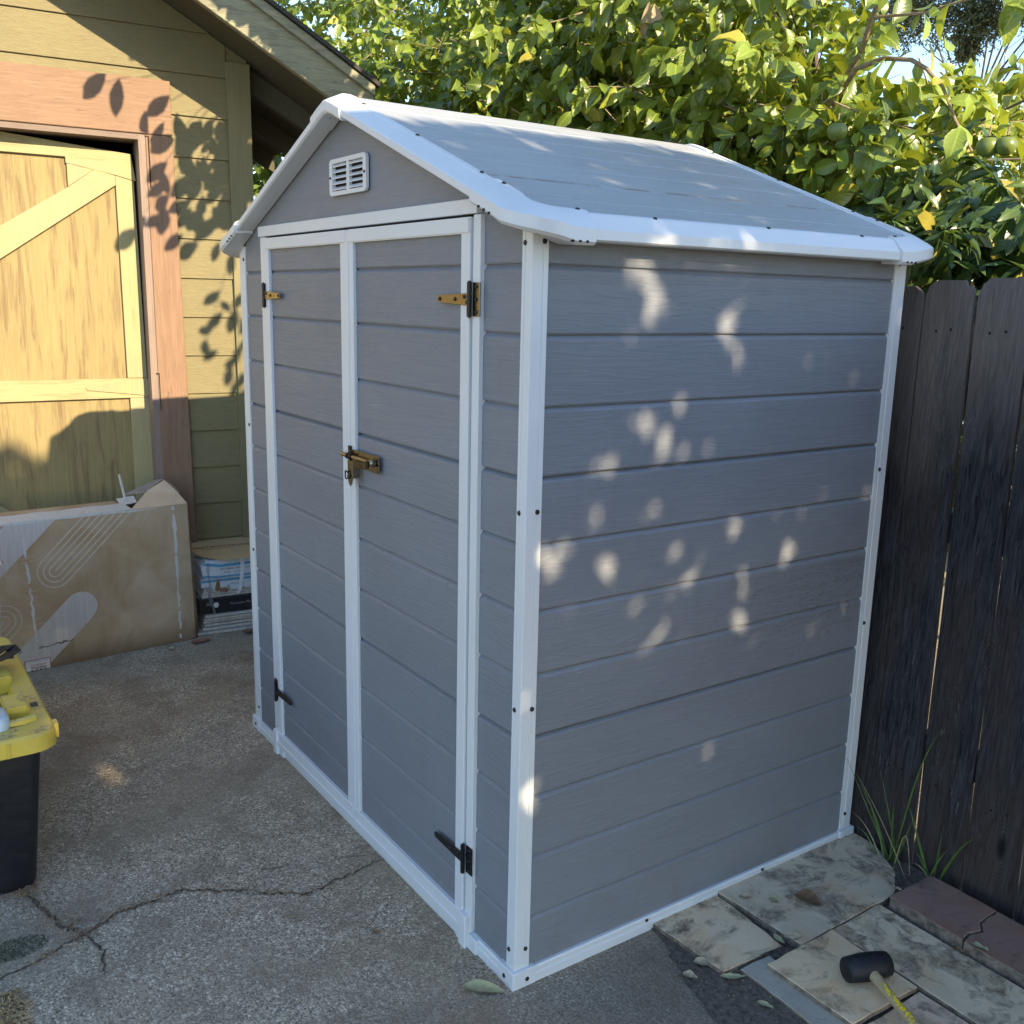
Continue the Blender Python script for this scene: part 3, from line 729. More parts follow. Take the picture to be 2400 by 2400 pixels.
# cracks: sunken-looking dark seams filled with silt, and the litter along them
def ribbon(pts, w, z, mat, name, seed=3, sub=7, jw=.4, jl=.006):
    r = np.random.default_rng(seed); P = []
    for i in range(len(pts) - 1):
        for k in range(sub): t = k / sub; P.append(np.array(pts[i]) * (1 - t) + np.array(pts[i + 1]) * t)
    P.append(np.array(pts[-1])); P = [p + r.normal(size=2) * jl for p in P]
    A = []; B = []
    for i, p in enumerate(P):
        t = P[min(i + 1, len(P) - 1)] - P[max(i - 1, 0)]; t /= np.linalg.norm(t) + 1e-9; nn = np.array([-t[1], t[0]])
        e = min(1, 4 * min(i, len(P) - 1 - i) / len(P) + .2)
        ww = w * e * (1 + jw * r.normal())
        A.append((*(p + nn * ww), z)); B.append((*(p - nn * abs(w * e * (1 + jw * r.normal()))), z))
    n = len(P); mm = MB(); mm.add(A + B, [(i, i + 1, n + i + 1, n + i) for i in range(n - 1)]); return mm.build(name, mat), P
M_crack = plain('crack_silt', (.105, .085, .062), .95, 0, .2, .6, 90, .6)
CR = [(-.72, .04), (-.721, -.046), (-.701, -.137), (-.681, -.225), (-.678, -.297), (-.726, -.372), (-.786, -.429), (-.829, -.506), (-.887, -.589), (-.888, -.665), (-.882, -.728), (-.88, -.779), (-.839, -.852), (-.826, -.881), (-.8, -.952), (-.773, -1.001), (-.74, -1.12), (-.6, -1.3)]
o, PC = ribbon(CR, .0036, .003, M_crack, 'ground_crack', jw=.6, jl=.004); tag(o, kind='structure')
o, PC2 = ribbon([(-.826, -.881), (-.714, -.863), (-.619, -.864)], .0035, .0034, M_crack, 'ground_crack', 4); tag(o, kind='structure')
o, PC3 = ribbon([(-.826, -.881), (-.893, -.92), (-1.021, -.966), (-1.149, -.983), (-1.4, -.99)], .007, .0036, M_crack, 'ground_crack', 5); tag(o, kind='structure')
m = MB(); r = np.random.default_rng(9)
for P, n, sp, cm in ((PC, 420, .013, 0), (PC3, 420, .024, 0)):
    for q in range(n):
        p = P[r.integers(len(P))] + r.normal(size=2) * sp; L = r.uniform(.004, .018); a = r.uniform(0, 6.28); z = .004 + r.uniform(0, .006)
        dx, dy = L * math.cos(a), L * math.sin(a)
        m.tube([(p[0], p[1], .0045), (p[0] + dx * .5, p[1] + dy * .5, z + .003), (p[0] + dx, p[1] + dy, .005)], r.uniform(.0004, .0010), 3, mi=int(r.random() * 3))
tag(m.build('crack_litter', [plain('litter_tan', (.32, .24, .14), .8), plain('litter_rust', (.17, .085, .05), .8), plain('litter_grey', (.22, .19, .15), .8)]), 'dry needles and plant litter caught in the asphalt crack', 'litter', kind='stuff')
# pale moss patch and loose straw clump lower left
def tuft(name, cx, cy, rx, ry, n, L, mats, label, cat, lean=1.0, w=.0011, seed=1, kind='stuff'):
    r = np.random.default_rng(seed); m = MB()
    for q in range(n):
        a = r.uniform(0, 6.28); rr = math.sqrt(r.random()); x = cx + rx * rr * math.cos(a); y = cy + ry * rr * math.sin(a)
        l = L * r.uniform(.4, 1); b = r.uniform(0, 6.28); hz = r.uniform(.12, .75) * (1 - .5 * lean) + .05
        p = Vector((x, y, .001)); d = Vector((math.cos(b), math.sin(b), 0)) * l
        m.tube([p, p + d * .4 + Vector((0, 0, l * hz)), p + d + Vector((0, 0, l * hz * (1 - lean * .7)))], [w, w * .8, w * .3], 3, mi=int(r.random() * len(mats)))
    return tag(m.build(name, mats), label, cat, kind=kind)
tuft('dry_grass', -.60, -1.095, .085, .030, 420, .040, [plain('straw', (.48, .36, .19), .8), plain('straw_dark', (.28, .19, .10), .8)], 'clump of dry straw coloured grass at the lower left corner of the asphalt', 'dry grass', seed=2)
tuft('moss_patch', -.86, -1.055, .05, .085, 900, .008, [plain('moss', (.035, .05, .03), .9), plain('moss_pale', (.08, .10, .05), .9)], 'thin dark green moss growing on the asphalt', 'moss', w=.0008, seed=3)
tuft('grass_litter', -1.16, -.985, .06, .035, 260, .022, [plain('chip_tan', (.42, .31, .17), .8), plain('chip_brown', (.22, .12, .07), .8)], 'dry chips and clippings at the foot of the black storage tote', 'litter', seed=4)

# ------------------------------------------------------------------ paving slabs, bricks
def slab(pts, z0, z1, mat, name, label, cat, group, seed):
    v = blob(pts, 0, sub=7, jit=.0012, seed=seed); n = len(v)
    cx = sum(p[0] for p in v) / n; cy = sum(p[1] for p in v) / n
    m = MB(); m.prism([(p[0], p[1]) for p in v], lambda a, d, b: (a, b, d), z0, z1)
    for k in range(1, len(m.f)): m.m[k] = 0
    m.m = [0 if i in (0, 1) else 1 for i in range(len(m.f))]
    o = m.build(name, [mat, M_slabedge], bevel=.0015); base_at(o, (cx, cy, z0)); return tag(o, label, cat, group)
G = 'loose stone slabs laid by the shed'
slab([(.013, .478), (.266, .494), (.276, .712), (.08, .732), (-.02, .732), (-.02, .478)], .004, .018, M_slabA, 'paving_slab', 'cream slab with a big dark moss blotch, against the shed base', 'paving slab', G, 1)
slab([(-.02, .738), (.310, .752), (.302, 1.185), (.23, 1.29), (.10, 1.37), (-.02, 1.385)], .004, .026, M_slabB, 'paving_slab', 'grey stained slab at the shed back corner with a brown leaf on it', 'paving slab', G, 2)
slab([(.277, .547), (.283, .655), (.62, .625), (.60, .520), (.533, .540)], .0045, .014, M_slabD, 'paving_slab', 'narrow whitish slab strip lying half under the tan slab', 'paving slab', G, 3)
slab([(.318, .604), (.316, .874), (.592, .868), (.588, .609)], .0150, .030, M_slabC, 'paving_slab', 'tan slab under the rubber mallet head', 'paving slab', G, 4)
slab([(.312, .884), (.306, 1.105), (1.3, 1.095), (1.3, .878)], .0045, .024, slab_mat('tan_long_slab', (.62, .49, .32), (.76, .63, .43), (.15, .118, .082), .47, 2.7), 'paving_slab', 'long tan slab with a dark diagonal stain, along the brick edging', 'paving slab', G, 5)
slab([(.600, .622), (.598, .868), (1.1, .870), (1.1, .620)], .0045, .017, slab_mat('pink_tan_slab', (.62, .46, .31), (.72, .56, .40), (.21, .155, .11), .54, 3.3), 'paving_slab', 'lower pinkish slab under the mallet handle at the photo edge', 'paving slab', G, 6)
GB = 'bricks edging the foot of the fence'
slab([(.325, 1.125), (.562, 1.118), (.552, 1.16), (.566, 1.20), (.540, 1.235), (.536, 1.33), (.325, 1.33)], .004, .052, M_brick, 'edging_brick', 'dusty red-brown brick nearest the grass tuft, cracked at its end', 'brick', GB, 7)
slab([(.567, 1.118), (.820, 1.118), (.820, 1.33), (.541, 1.33), (.544, 1.237), (.571, 1.202), (.557, 1.16)], .004, .050, M_brick, 'edging_brick', 'red-brown brick past the jagged crack, at the right photo edge', 'brick', GB, 8)
slab([(.826, 1.118), (1.08, 1.118), (1.08, 1.33), (.826, 1.33)], .004, .051, M_brick, 'edging_brick', 'whole red-brown brick farthest along the fence from the shed', 'brick', GB, 9)
# ------------------------------------------------------------------ big cardboard carton
BP = Vector((-3.016, -.7045, 0)); BD = Vector((-.08402, .99646, 0)); BN = Vector((.99646, .08402, 0))
def B(s, d, z):
    bulge = .012 * math.sin(min(1, max(0, (s + .3) / 1.12)) * math.pi) * math.sin(min(1, z / .71) * math.pi) if d > -.02 else 0
    return tuple(BP + BD * s + BN * (d + bulge - .03 * (z / .71)) + Vector((0, 0, z)))
carton = thing('cardboard_box', tuple(BP + BD * .27), 'large worn brown carton with white stripe print standing on edge before the garage door', 'cardboard box')
def card_mat():
    t = NT('worn_cardboard'); g = t.noise((90, 90, 3), 1, 6, .6); b = t.noise((3, 3, 3), 1.4, 6, .6, .6); w = t.noise((4, 4, 60), 1, 5, .6, 1.5)
    cc = t.mix(t.ramp(b, [(.35, 0), (.65, 1)]), (.33, .225, .12), (.46, .365, .25))
    cc = t.mix(t.ramp(g, [(.4, 0), (.7, .35)]), cc, (.42, .34, .24))
    sp = t.ramp(t.noise((1, 1, 1), 22, 6, .75), [(.68, 0), (.73, .8)]); cc = t.mix(sp, cc, (.12, .085, .06))
    sep = t.t.nodes.new('ShaderNodeSeparateXYZ'); t.l(t.tc.outputs['Object'], sep.inputs[0])
    bottom_tone = t.ramp(t.math('ADD', sep.outputs[2], t.math('MULTIPLY', b, .10)), [(.05, .85), (.16, 0)]); cc = t.mix(bottom_tone, cc, (.13, .085, .05))  # card turns darker brown towards the bottom edge
    t.col(cc); t.rough(.8); t.p.inputs['Specular IOR Level'].default_value = .25
    n1 = t.bump(w, .35, .006); t.bump(g, .25, .002, n1); return t.mat
M_card = card_mat()
M_cardin = plain('cardboard_inside', (.56, .43, .30), .85, 0, .2, .08, 12)
def print_mat(name, c):
    t = NT(name); g = t.noise((110, 110, 3), 1, 6, .6); b = t.noise((1, 1, 1), 16, 7, .75)
    cc = t.mix(t.ramp(g, [(.40, 0), (.62, .5)]), c, tuple(x * .72 for x in c)); cc = t.mix(t.ramp(b, [(.62, 0), (.69, .75)]), cc, (.13, .11, .09))
    t.col(cc); t.rough(.75); t.bump(g, .25, .002); return t.mat
M_print = print_mat('white_print', (.50, .475, .44)); M_line = plain('white_line_print', (.52, .46, .38), .75); M_tape = print_mat('white_packing_tape', (.56, .56, .54))
M_black_ink = plain('black_ink', (.02, .02, .02), .6); M_red_ink = plain('red_ink', (.34, .025, .03), .6); M_paper = plain('label_paper', (.62, .60, .57), .6)
S0, S1, BH = -.30, .816, .712
m = MB(); n = 16; vs = []; nz = 9
# front face as a grid so that it can bulge
for j in range(nz):
    for i in range(n): vs.append(B(S0 + (S1 - S0) * i / (n - 1), 0, BH * j / (nz - 1)))
m.add(vs, [(j * n + i, j * n + i + 1, (j + 1) * n + i + 1, (j + 1) * n + i) for j in range(nz - 1) for i in range(n - 1)])
def quad(mb, pts, mi=0): mb.add(pts, [tuple(range(len(pts)))], mi)
T = .235
# the right end has a rounded, creased edge
e0 = [B(S1, 0, BH * j / (nz - 1)) for j in range(nz)]; e1 = [B(S1 + .018 + .012 * (1 - j / (nz - 1)), -.035, BH * j / (nz - 1)) for j in range(nz)]; e2 = [B(S1 + .012, -T, (BH - .01) * j / (nz - 1)) for j in range(nz)]
for a, b in ((e0, e1), (e1, e2)):
    for j in range(nz - 1): quad(m, [a[j], b[j], b[j + 1], a[j + 1]])
quad(m, [B(S0, 0, 0), B(S0, -T, 0), B(S0, -T, BH), B(S0, 0, BH)]); quad(m, [B(S0, -T, 0), B(S1 + .012, -T, 0), B(S1 + .012, -T, BH - .01), B(S0, -T, BH)])
quad(m, [B(S0, 0, .001), B(S1, 0, .001), B(S1, -T, .001), B(S0, -T, .001)])
quad(m, [B(S0, .0, BH), B(.53, .0, BH - .004), B(.53, -T, BH + .004), B(S0, -T, BH + .006)])
def on(s, z): return B(s, .0016, z)
def pr_poly(poly, mi):
    poly = clip(poly, S0 + .005, S1 - .003, .004, BH - .004)
    if len(poly) < 3: return
    # cut into short pieces so that the print follows the bulge
    zs = np.linspace(0, BH, 19)
    for k in range(18):
        q = clip(poly, S0, S1, zs[k], zs[k + 1])
        if not q: continue
        for ss in np.arange(math.floor(min(p[0] for p in q) / .07) * .07, max(p[0] for p in q) + .07, .07):
            q2 = clip(q, ss, ss + .07, 0, 1)
            if len(q2) >= 3: quad(m, [on(*p) for p in q2], mi)
u = np.array([.733, .68]); v_ = np.array([-.68, .733])
def capsule(c, r, L, mi, neg=False):
    c = np.array(c); pts = []
    sgn = -1 if neg else 1
    for t in np.linspace(-90, 90, 17): pts.append(c + u * sgn * -r * math.cos(R(t)) + v_ * r * math.sin(R(t)))
    pts = pts + [c + v_ * r + u * sgn * L, c - v_ * r + u * sgn * L]
    pr_poly([tuple(p) for p in pts], mi)
def uline(c, r, L, mi, neg=False, w=.0027):
    c = np.array(c); sgn = -1 if neg else 1; path = [c + v_ * r + u * sgn * L] if r else []
    if r:
        for t in np.linspace(90, -90, 17): path.append(c - u * sgn * r * math.cos(R(t)) + v_ * r * math.sin(R(t)))
        path.append(c - v_ * r + u * sgn * L)
    else: path = [c, c + u * sgn * L]
    for a, b in zip(path[:-1], path[1:]):
        d = (b - a) / (np.linalg.norm(b - a) + 1e-9); nn = np.array([-d[1], d[0]]) * w
        pr_poly([tuple(a + nn - d * .001), tuple(b + nn + d * .001), tuple(b - nn + d * .001), tuple(a - nn - d * .001)], mi)
capsule((.265, .272), .076, .8, 1, neg=True)
pr_poly([(-.021, .712), (.196, .712), (-.30, .252), (-.30, .450)], 1)
for r_ in (0, .0255, .051, .0765): uline((.165, .464), r_, .5, 2)
for r_ in (0, .0255, .051, .0765): uline((-.072, .262), r_, .7, 2, neg=True)
rr_ = np.random.default_rng(4)
def torn(sa, sb, w, mi):
    zs = np.linspace(.71, .02, 30); s_ = np.linspace(sa, sb, 30) + rr_.normal(size=30) * .0022
    ww = np.abs(w * (1 + rr_.normal(size=30) * .5)) + .001
    for i in range(29):
        if rr_.random() < .08: continue
        pr_poly([(s_[i] - ww[i], zs[i]), (s_[i] + ww[i], zs[i]), (s_[i + 1] + ww[i + 1], zs[i + 1]), (s_[i + 1] - ww[i + 1], zs[i + 1])][::-1], mi)
torn(.040, .064, .0042, 3); torn(.744, .738, .0046, 3)
for q in range(46):
    z = rr_.uniform(.1, .70); s_ = .044 + (.71 - z) * .03; l = rr_.uniform(.015, .035); sd = 1 if rr_.random() < .5 else -1
    pr_poly([(s_, z), (s_ + sd * l, z + .002), (s_ + sd * l, z + .0032), (s_, z + .002)], 2)
for q in range(16):   # scuffs
    s_ = rr_.uniform(.03, .24) ; z = .105 + (s_ - .03) * .05 + rr_.normal() * .004; pr_poly([(s_, z), (s_ + .02, z + .002), (s_ + .022, z + .006), (s_ + .004, z + .005)], 4)
pr_poly([(-.25, .092), (-.02, .098), (.0, .106), (-.1, .110), (-.25, .101)], 4)
box_front = m.build('carton_body', [M_card, M_print, M_line, M_tape, plain('grime', (.10, .085, .07), .9)], carton)
m = MB(); r = np.random.default_rng(12); n = 18; a = []; b = []
for i in range(n):
    s_ = S0 + (.545 - S0) * i / (n - 1); a.append(B(s_, .003, BH + .003 + r.normal() * .0012)); b.append(B(s_ + r.normal() * .004, -.125 + r.normal() * .004, BH + .010 + r.normal() * .0012))
m.add(a + b, [(i, i + 1, n + i + 1, n + i) for i in range(n - 1)])
a2 = [B(S0 + (.80 - S0) * i / (n - 1), .003, BH - .006 - abs(r.normal()) * .004) for i in range(n)]
m.add(a + a2, [(i, i + 1, n + i + 1, n + i) for i in range(n - 1) if i < 15]); m.build('packing_tape', M_tape, carton)
# open flaps at the right end
m = MB(); m.add([B(.535, .0, BH - .002), B(S1, .0, BH), B(S1 - .01, -.10, BH + .045), B(.765, -.16, BH + .100), B(.66, -.13, BH + .055)], [(0, 1, 2, 3, 4)]); m.build('flap', M_cardin, carton)
m = MB(); m.add([B(.765, -.165, BH + .104), B(.800, -.19, BH + .085), B(S1 + .005, -.10, BH + .040), B(S1 - .004, -.09, BH + .040)], [(0, 1, 2, 3)]); m.build('flap', M_card, carton)
m = MB(); m.add([B(.655, -.15, BH + .045), B(.765, -.168, BH + .106), B(.74, -.23, BH + .09), B(.56, -.22, BH + .03)], [(0, 1, 2, 3)]); m.build('flap', plain('grey_card', (.22, .20, .175), .85), carton)
m = MB(); m.add([B(.520, -.10, BH + .004), B(.60, -.10, BH + .012), B(.615, -.19, BH + .030), B(.53, -.20, BH + .02)], [(0, 1, 2, 3)])
m.tube([B(.555, -.13, BH + .01), B(.550, -.135, BH + .06), B(.540, -.13, BH + .12), B(.533, -.13, BH + .155)], [.006, .006, .0065, .005], 4); m.build('torn_tape_end', M_tape, carton)
# the sticker, printed upside down as it hangs
m = MB(); L0, L1, Z0, Z1 = -.002, .112, .003, .056
fl = lambda d: (lambda s_, z: B(s_, d, z))
quad(m, [B(L0, .0024, Z0), B(L1, .0024, Z0), B(L1, .0024, Z1), B(L0, .0024, Z1)], 1); quad(m, [B(L0 + .004, .0030, Z0), B(L1 - .003, .0030, Z0), B(L1 - .003, .0030, Z1 - .003), B(L0 + .004, .0030, Z1 - .003)], 0)
ft = lambda x, y: B((L0 + L1) / 2 - x, .0036, .030 - y)
text_mb(m, 'AUTHENTIC', .0125, lambda x, y: B((L0 + L1) / 2 + .002 - x, .0036, .0345 - y), 1, align='CENTER', bold=.0002)
text_mb(m, 'ORIGINAL', .0150, lambda x, y: B((L0 + L1) / 2 + .002 - x, .0036, .0215 - y), 2, align='CENTER', bold=.0003)
text_mb(m, 'A  A  A  A', .0155, lambda x, y: B((L0 + L1) / 2 + .002 - x, .0036, .0040 - y + .006), 2, align='CENTER', bold=.0005)
for k in range(2): quad(m, [B(L0 + .012, .0036, .0445 + k * .004), B(L1 - .014, .0036, .0445 + k * .004), B(L1 - .014, .0036, .0458 + k * .004), B(L0 + .012, .0036, .0458 + k * .004)], 3)
m.build('sticker', [M_paper, M_red_ink, plain('dark_red_ink', (.10, .02, .03), .6), plain('pale_blue_ink', (.25, .40, .48), .6)], carton)

# ------------------------------------------------------------------ stack of tile packs beside the carton
M_tile = plain('bisque_tile_edge', (.46, .43, .37), .8, 0, .3, .25, 60); M_tile2 = plain('tile_edge_dark', (.20, .185, .16), .85, 0, .2, .3, 60)
GT = 'tiles piled under the boxed packs'
r = np.random.default_rng(21)
zz_ = .002
LB = ['bottom one of the loose tiles, jutting out on the asphalt', 'second loose tile from the bottom of the pile', 'third loose tile from the bottom of the pile', 'fourth loose tile from the bottom of the pile', 'fifth loose tile from the bottom of the pile', 'top loose tile, right under the black packet']
for k in range(6):
    s0 = .165 + (.0 if k == 0 else .045) + r.normal() * .006; d1 = (.385 if k == 0 else .365) + r.normal() * .006
    m = MB(); m.box(s0, s0 + .40, d1 - .30, d1, zz_, zz_ + .0125, H)
    o = m.build('tile', [M_tile], bevel=.001); base_at(o, H(s0 + .2, d1 - .15, zz_)); tag(o, LB[k], 'tile', GT); zz_ += .0165
m = MB(); f = lambda s_, d, z: H(s_ + .006 * math.sin(d * 40), d + .004 * math.sin(s_ * 60), z)
bb = MB(); bb.box(.178, .60, .07, .362, .101, .186, f)
o = thing('black_packet', H(.40, .2, .101), 'black printed packet of mosaic tiles under the blue and white packs', 'packet')
bk = bb.build('packet_body', plain('black_shrink_film', (.012, .013, .017), .25, 0, .6, .4, 20), o, bevel=.004)
m = MB(); text_mb(m, 'Porcelain Mosaic', .021, lambda x, y: H(.345 + x, .3665, .142 + y), 0); 
m.add([H(.272 + .0155 * math.cos(t), .3670, .150 + .0155 * math.sin(t)) for t in np.linspace(0, 2 * math.pi, 7)[:-1]], [tuple(range(6))], 1)
m.build('printed_label', [plain('grey_ink', (.22, .22, .22), .5), plain('mosaic_hexagon', (.50, .49, .46), .5)], o)
M_pack = plain('white_pack_card', (.50, .53, .56), .6, 0, .3, .12, 30); M_blue = plain('blue_pack_stripe', (.07, .26, .42), .6, 0, .3, .25, 30); M_torn = plain('torn_brown_card', (.20, .115, .07), .85, 0, .2, .4, 50)
m = MB()
for k in range(4): m.box(.205 + .004 * k, .58, .08, .350, .1885 + k * .0135, .1995 + k * .0135, H)
tp2 = thing('tile_pack', H(.40, .2, .188), 'torn lower white and blue tile pack with bare tile edges showing, on the black packet', 'tile pack', 'boxed tile packs')
m.build('tile_layers', M_tile, tp2)
def jag(s0, s1, z0, z1, seed, top=True):
    r = np.random.default_rng(seed); n = 26
    lo = [(s0 + (s1 - s0) * i / n, z0 + abs(r.normal()) * .010 + (.030 * (1 - i / 6) if i < 6 else 0)) for i in range(n + 1)]
    return lo + [(s1, z1), (s0, z1)]
m = MB(); m.prism(jag(.205, .60, .222, .288, 3), H, .352, .355); m.prism([(.205, .245), (.60, .245), (.60, .288), (.205, .288)], H, .06, .3515)
m.prism([(.205, .272), (.60, .274), (.60, .282), (.205, .284)], H, .3552, .3565, mi=1)
m.prism([(.278, .222), (.30, .23), (.297, .276), (.289, .290), (.280, .268), (.272, .24)], H, .3567, .360, mi=2); m.prism([(.295, .222), (.33, .210), (.345, .222), (.325, .238), (.30, .236)], H, .3552, .360, mi=2)
text_mb(m, '4322 Adobe', .0145, lambda x, y: H(.352 + x, .3562, .249 + y), 3)
m.build('pack_card', [M_pack, M_blue, M_torn, M_black_ink], tp2)
tp1 = thing('tile_pack', H(.40, .2, .290), 'upper white tile pack with blue stripes, under the instruction sheet', 'tile pack', 'boxed tile packs')
m = MB(); m.prism([(.215, .292), (.60, .290), (.60, .388), (.235, .390), (.205, .360)], H, .06, .362)
m.prism([(.212, .300), (.30, .295), (.60, .297), (.60, .305), (.30, .304), (.214, .312)], H, .3622, .3635, mi=1); m.prism([(.212, .370), (.30, .352), (.60, .358), (.60, .370), (.30, .366), (.222, .382)], H, .3622, .3635, mi=1)
text_mb(m, '4322 Adobe White   029 80', .0155, lambda x, y: H(.300 + x, .3640, .336 + y), 3); text_mb(m, 'CERAMIC   WALL TILE', .0095, lambda x, y: H(.316 + x, .3640, .318 + y), 3)
m.build('pack_card', [M_pack, M_blue, M_torn, M_black_ink], tp1, bevel=.001)
m = MB(); m.sweep([(0, 0), (.020, 0), (.020, .002), (0, .002)], [(H(.408, .364 + .003, .392), HT, HN), (H(.405, .367, .34), HT, HN), (H(.400, .364, .27), HT, HN), (H(.388, .362, .215), HT, HN), (H(.380, .358, .198), HT, HN)])
o = m.build('white_strap', plain('strap_plastic', (.62, .63, .63), .35)); base_at(o, H(.40, .36, .2)); tag(o, 'white plastic strap hanging down over the two tile packs', 'strap')
m = MB(); n = 10
sh = [(s_, d, .416 - .05 * d) for s_, d in ((.125, .02), (.30, .0), (.62, .0), (.62, .395), (.305, .400), (.22, .30))]
m.add([H(s_, d, z) for s_, d, z in sh] + [H(s_, d, z + .0016) for s_, d, z in sh], [tuple(range(6)), tuple(range(11, 5, -1))] + [(i, i + 6, (i + 1) % 6 + 6, (i + 1) % 6) for i in range(6)])
def shz(s_, d): return .4175 - .052 * (d - .02) + .0036 if d < .3 else .4045 - .10 * (d - .3) + .0022
text_mb(m, 'INSTRUCTIONS', .044, lambda x, y: H(.205 + x, .165 - y, .4184 - .05 * (.165 - y)), 1, bold=.0008); text_mb(m, 'read before laying and grouting', .014, lambda x, y: H(.24 + x, .192 - y, .4184 - .05 * (.192 - y)), 1)
o = m.build('instruction_sheet', [plain('manila_paper', (.50, .36, .19), .8, 0, .2, .07, 10), plain('brown_ink', (.12, .075, .04), .7)]); base_at(o, H(.4, .2, .40)); tag(o, 'tan sheet headed INSTRUCTIONS lying on top of the tile packs', 'paper sheet')
def film(name, pts, nx, nz, amp, mat, label, cat, seed):
    r = np.random.default_rng(seed); A, Bq, Cq, Dq = [Vector(p) for p in pts]; vs = []
    for j in range(nz):
        for i in range(nx):
            a, b = i / (nx - 1), j / (nz - 1); p = (A * (1 - a) + Bq * a) * (1 - b) + (Dq * (1 - a) + Cq * a) * b
            vs.append(p + HN * r.normal() * amp + HT * r.normal() * amp * .6)
    m = MB(); m.add(vs, [(j * nx + i, j * nx + i + 1, (j + 1) * nx + i + 1, (j + 1) * nx + i) for j in range(nz - 1) for i in range(nx - 1)])
    o = m.build(name, mat, smooth='all'); base_at(o, pts[0]); return tag(o, label, cat)
tf = NT('clear_dusty_film'); tf.col((.32, .33, .34)); tf.rough(.22); tr_ = tf.t.nodes.new('ShaderNodeBsdfTransparent'); mx_ = tf.t.nodes.new('ShaderNodeMixShader'); mx_.inputs[0].default_value = .42
tf.l(tr_.outputs[0], mx_.inputs[1]); tf.l(tf.p.outputs[0], mx_.inputs[2]); tf.l(mx_.outputs[0], tf.out.inputs['Surface'])
film('plastic_film', [H(.13, .30, .10), H(.265, .372, .10), H(.235, .375, .385), H(.135, .18, .405)], 9, 12, .0065, tf.mat, 'crumpled clear plastic film over the left side of the tile packs', 'plastic film', 4)
m = MB(); m.prism([(.100, .09), (.135, .085), (.155, .10), (.125, .19), (.11, .27), (.098, .20)], H, .33, .334); o = m.build('paper_scrap', plain('white_scrap', (.50, .50, .55), .8)); base_at(o, H(.12, .33, .08)); tag(o, 'white paper scrap stuck between the carton and the tile packs', 'paper scrap')
m = MB(); m.prism([(.150, .02), (.180, .04), (.150, .14), (.142, .25), (.128, .25), (.138, .12)], H, .345, .350); o = m.build('cardboard_scrap', M_torn); base_at(o, H(.15, .34, .02)); tag(o, 'brown torn cardboard strip leaning at the left of the tile pile', 'cardboard scrap')

# ------------------------------------------------------------------ black storage tote with yellow lid
tote = thing('storage_tote', (-1.60, -1.16, 0), 'black storage tote with a dusty yellow lid at the left photo edge', 'storage tote')
def rr2(x0, x1, y0, y1, r, n=6):
    p = []
    for cx, cy, a in ((x1 - r, y1 - r, 0), (x0 + r, y1 - r, 90), (x0 + r, y0 + r, 180), (x1 - r, y0 + r, 270)):
        p += [(cx + r * math.cos(R(a + 90 * k / n)), cy + r * math.sin(R(a + 90 * k / n))) for k in range(n + 1)]
    return p
def loft(rings, mb, mi=0, cap0=False, cap1=False):
    n = len(rings[0][0]); vs = [(x, y, z) for ring, z in rings for x, y in ring]
    fs = [(q * n + k, q * n + (k + 1) % n, (q + 1) * n + (k + 1) % n, (q + 1) * n + k) for q in range(len(rings) - 1) for k in range(n)]
    if cap0: fs.append(tuple(range(n)))
    if cap1: fs.append(tuple((len(rings) - 1) * n + k for k in range(n)))
    mb.add(vs, fs, mi)
m = MB(); loft([(rr2(-2.02, -1.150, -1.42, -.955, .03), .002), (rr2(-2.025, -1.144, -1.425, -.948, .035), .02), (rr2(-2.06, -1.146, -1.455, -.905, .035), .455)], m, cap0=True)
tb = NT('black_tote_plastic'); a_ = tb.noise((1, 1, 1), 40, 6, .8); b_ = tb.noise((3, 3, 12), 3, 7, .8)
tb.col(tb.mix(tb.ramp(a_, [(.66, 0), (.72, .25)]), tb.mix(tb.ramp(b_, [(.5, 0), (.75, .5)]), (.008, .009, .013), (.03, .03, .035)), (.2, .2, .2))); tb.rough(tb.ramp(b_, [(.3, .3), (.7, .55)])); tb.p.inputs['Specular IOR Level'].default_value = .5
m.build('tub', tb.mat, tote, smooth=35)
ty = NT('dusty_yellow_plastic'); d1_ = ty.noise((1, 1, 1), 9, 7, .7, .8); d2_ = ty.noise((1, 1, 1), 60, 6, .75)
geo = ty.t.nodes.new('ShaderNodeNewGeometry'); sp_ = ty.t.nodes.new('ShaderNodeSeparateXYZ'); ty.l(geo.outputs['Normal'], sp_.inputs[0])
upf = ty.ramp(sp_.outputs[2], [(.5, .12), (.9, 1)])
cc = ty.mix(ty.math('MULTIPLY', ty.ramp(d1_, [(.40, .15), (.62, .85)]), upf), (.62, .46, .055), (.50, .41, .17))
cc = ty.mix(ty.math('MULTIPLY', ty.math('MULTIPLY', ty.ramp(d1_, [(.52, 0), (.60, 1)]), ty.ramp(d2_, [(.45, 0), (.6, .9)])), upf), cc, (.10, .075, .04))
ty.col(cc); ty.rough(.5); ty.bump(d2_, .15, .002); M_yel = ty.mat
m = MB(); X0, X1, Y0, Y1 = -2.10, -1.098, -1.475, -.862; rad = .075
loft([(rr2(X0 + .006, X1 - .006, Y0 + .006, Y1 - .006, rad), .448), (rr2(X0, X1, Y0, Y1, rad), .446), (rr2(X0 + .004, X1 - .004, Y0 + .004, Y1 - .004, rad), .490), (rr2(X0 + .012, X1 - .012, Y0 + .012, Y1 - .012, rad - .006), .499), (rr2(X0 + .09, X1 - .085, Y0 + .09, Y1 - .072, .03), .502), (rr2(X0 + .100, X1 - .093, Y0 + .10, Y1 - .080, .03), .470)], m, cap1=True)
for yq in (-1.00, -1.035, -1.09):   # ribs on the end skirt
    m.box(X1 - .004, X1 + .004, yq - .004, yq + .001, .447, .490)
m.box(X1 - .012, X1 + .0035, -1.20, -1.055, .446, .492)
for xq in (-1.175, -1.168): pass
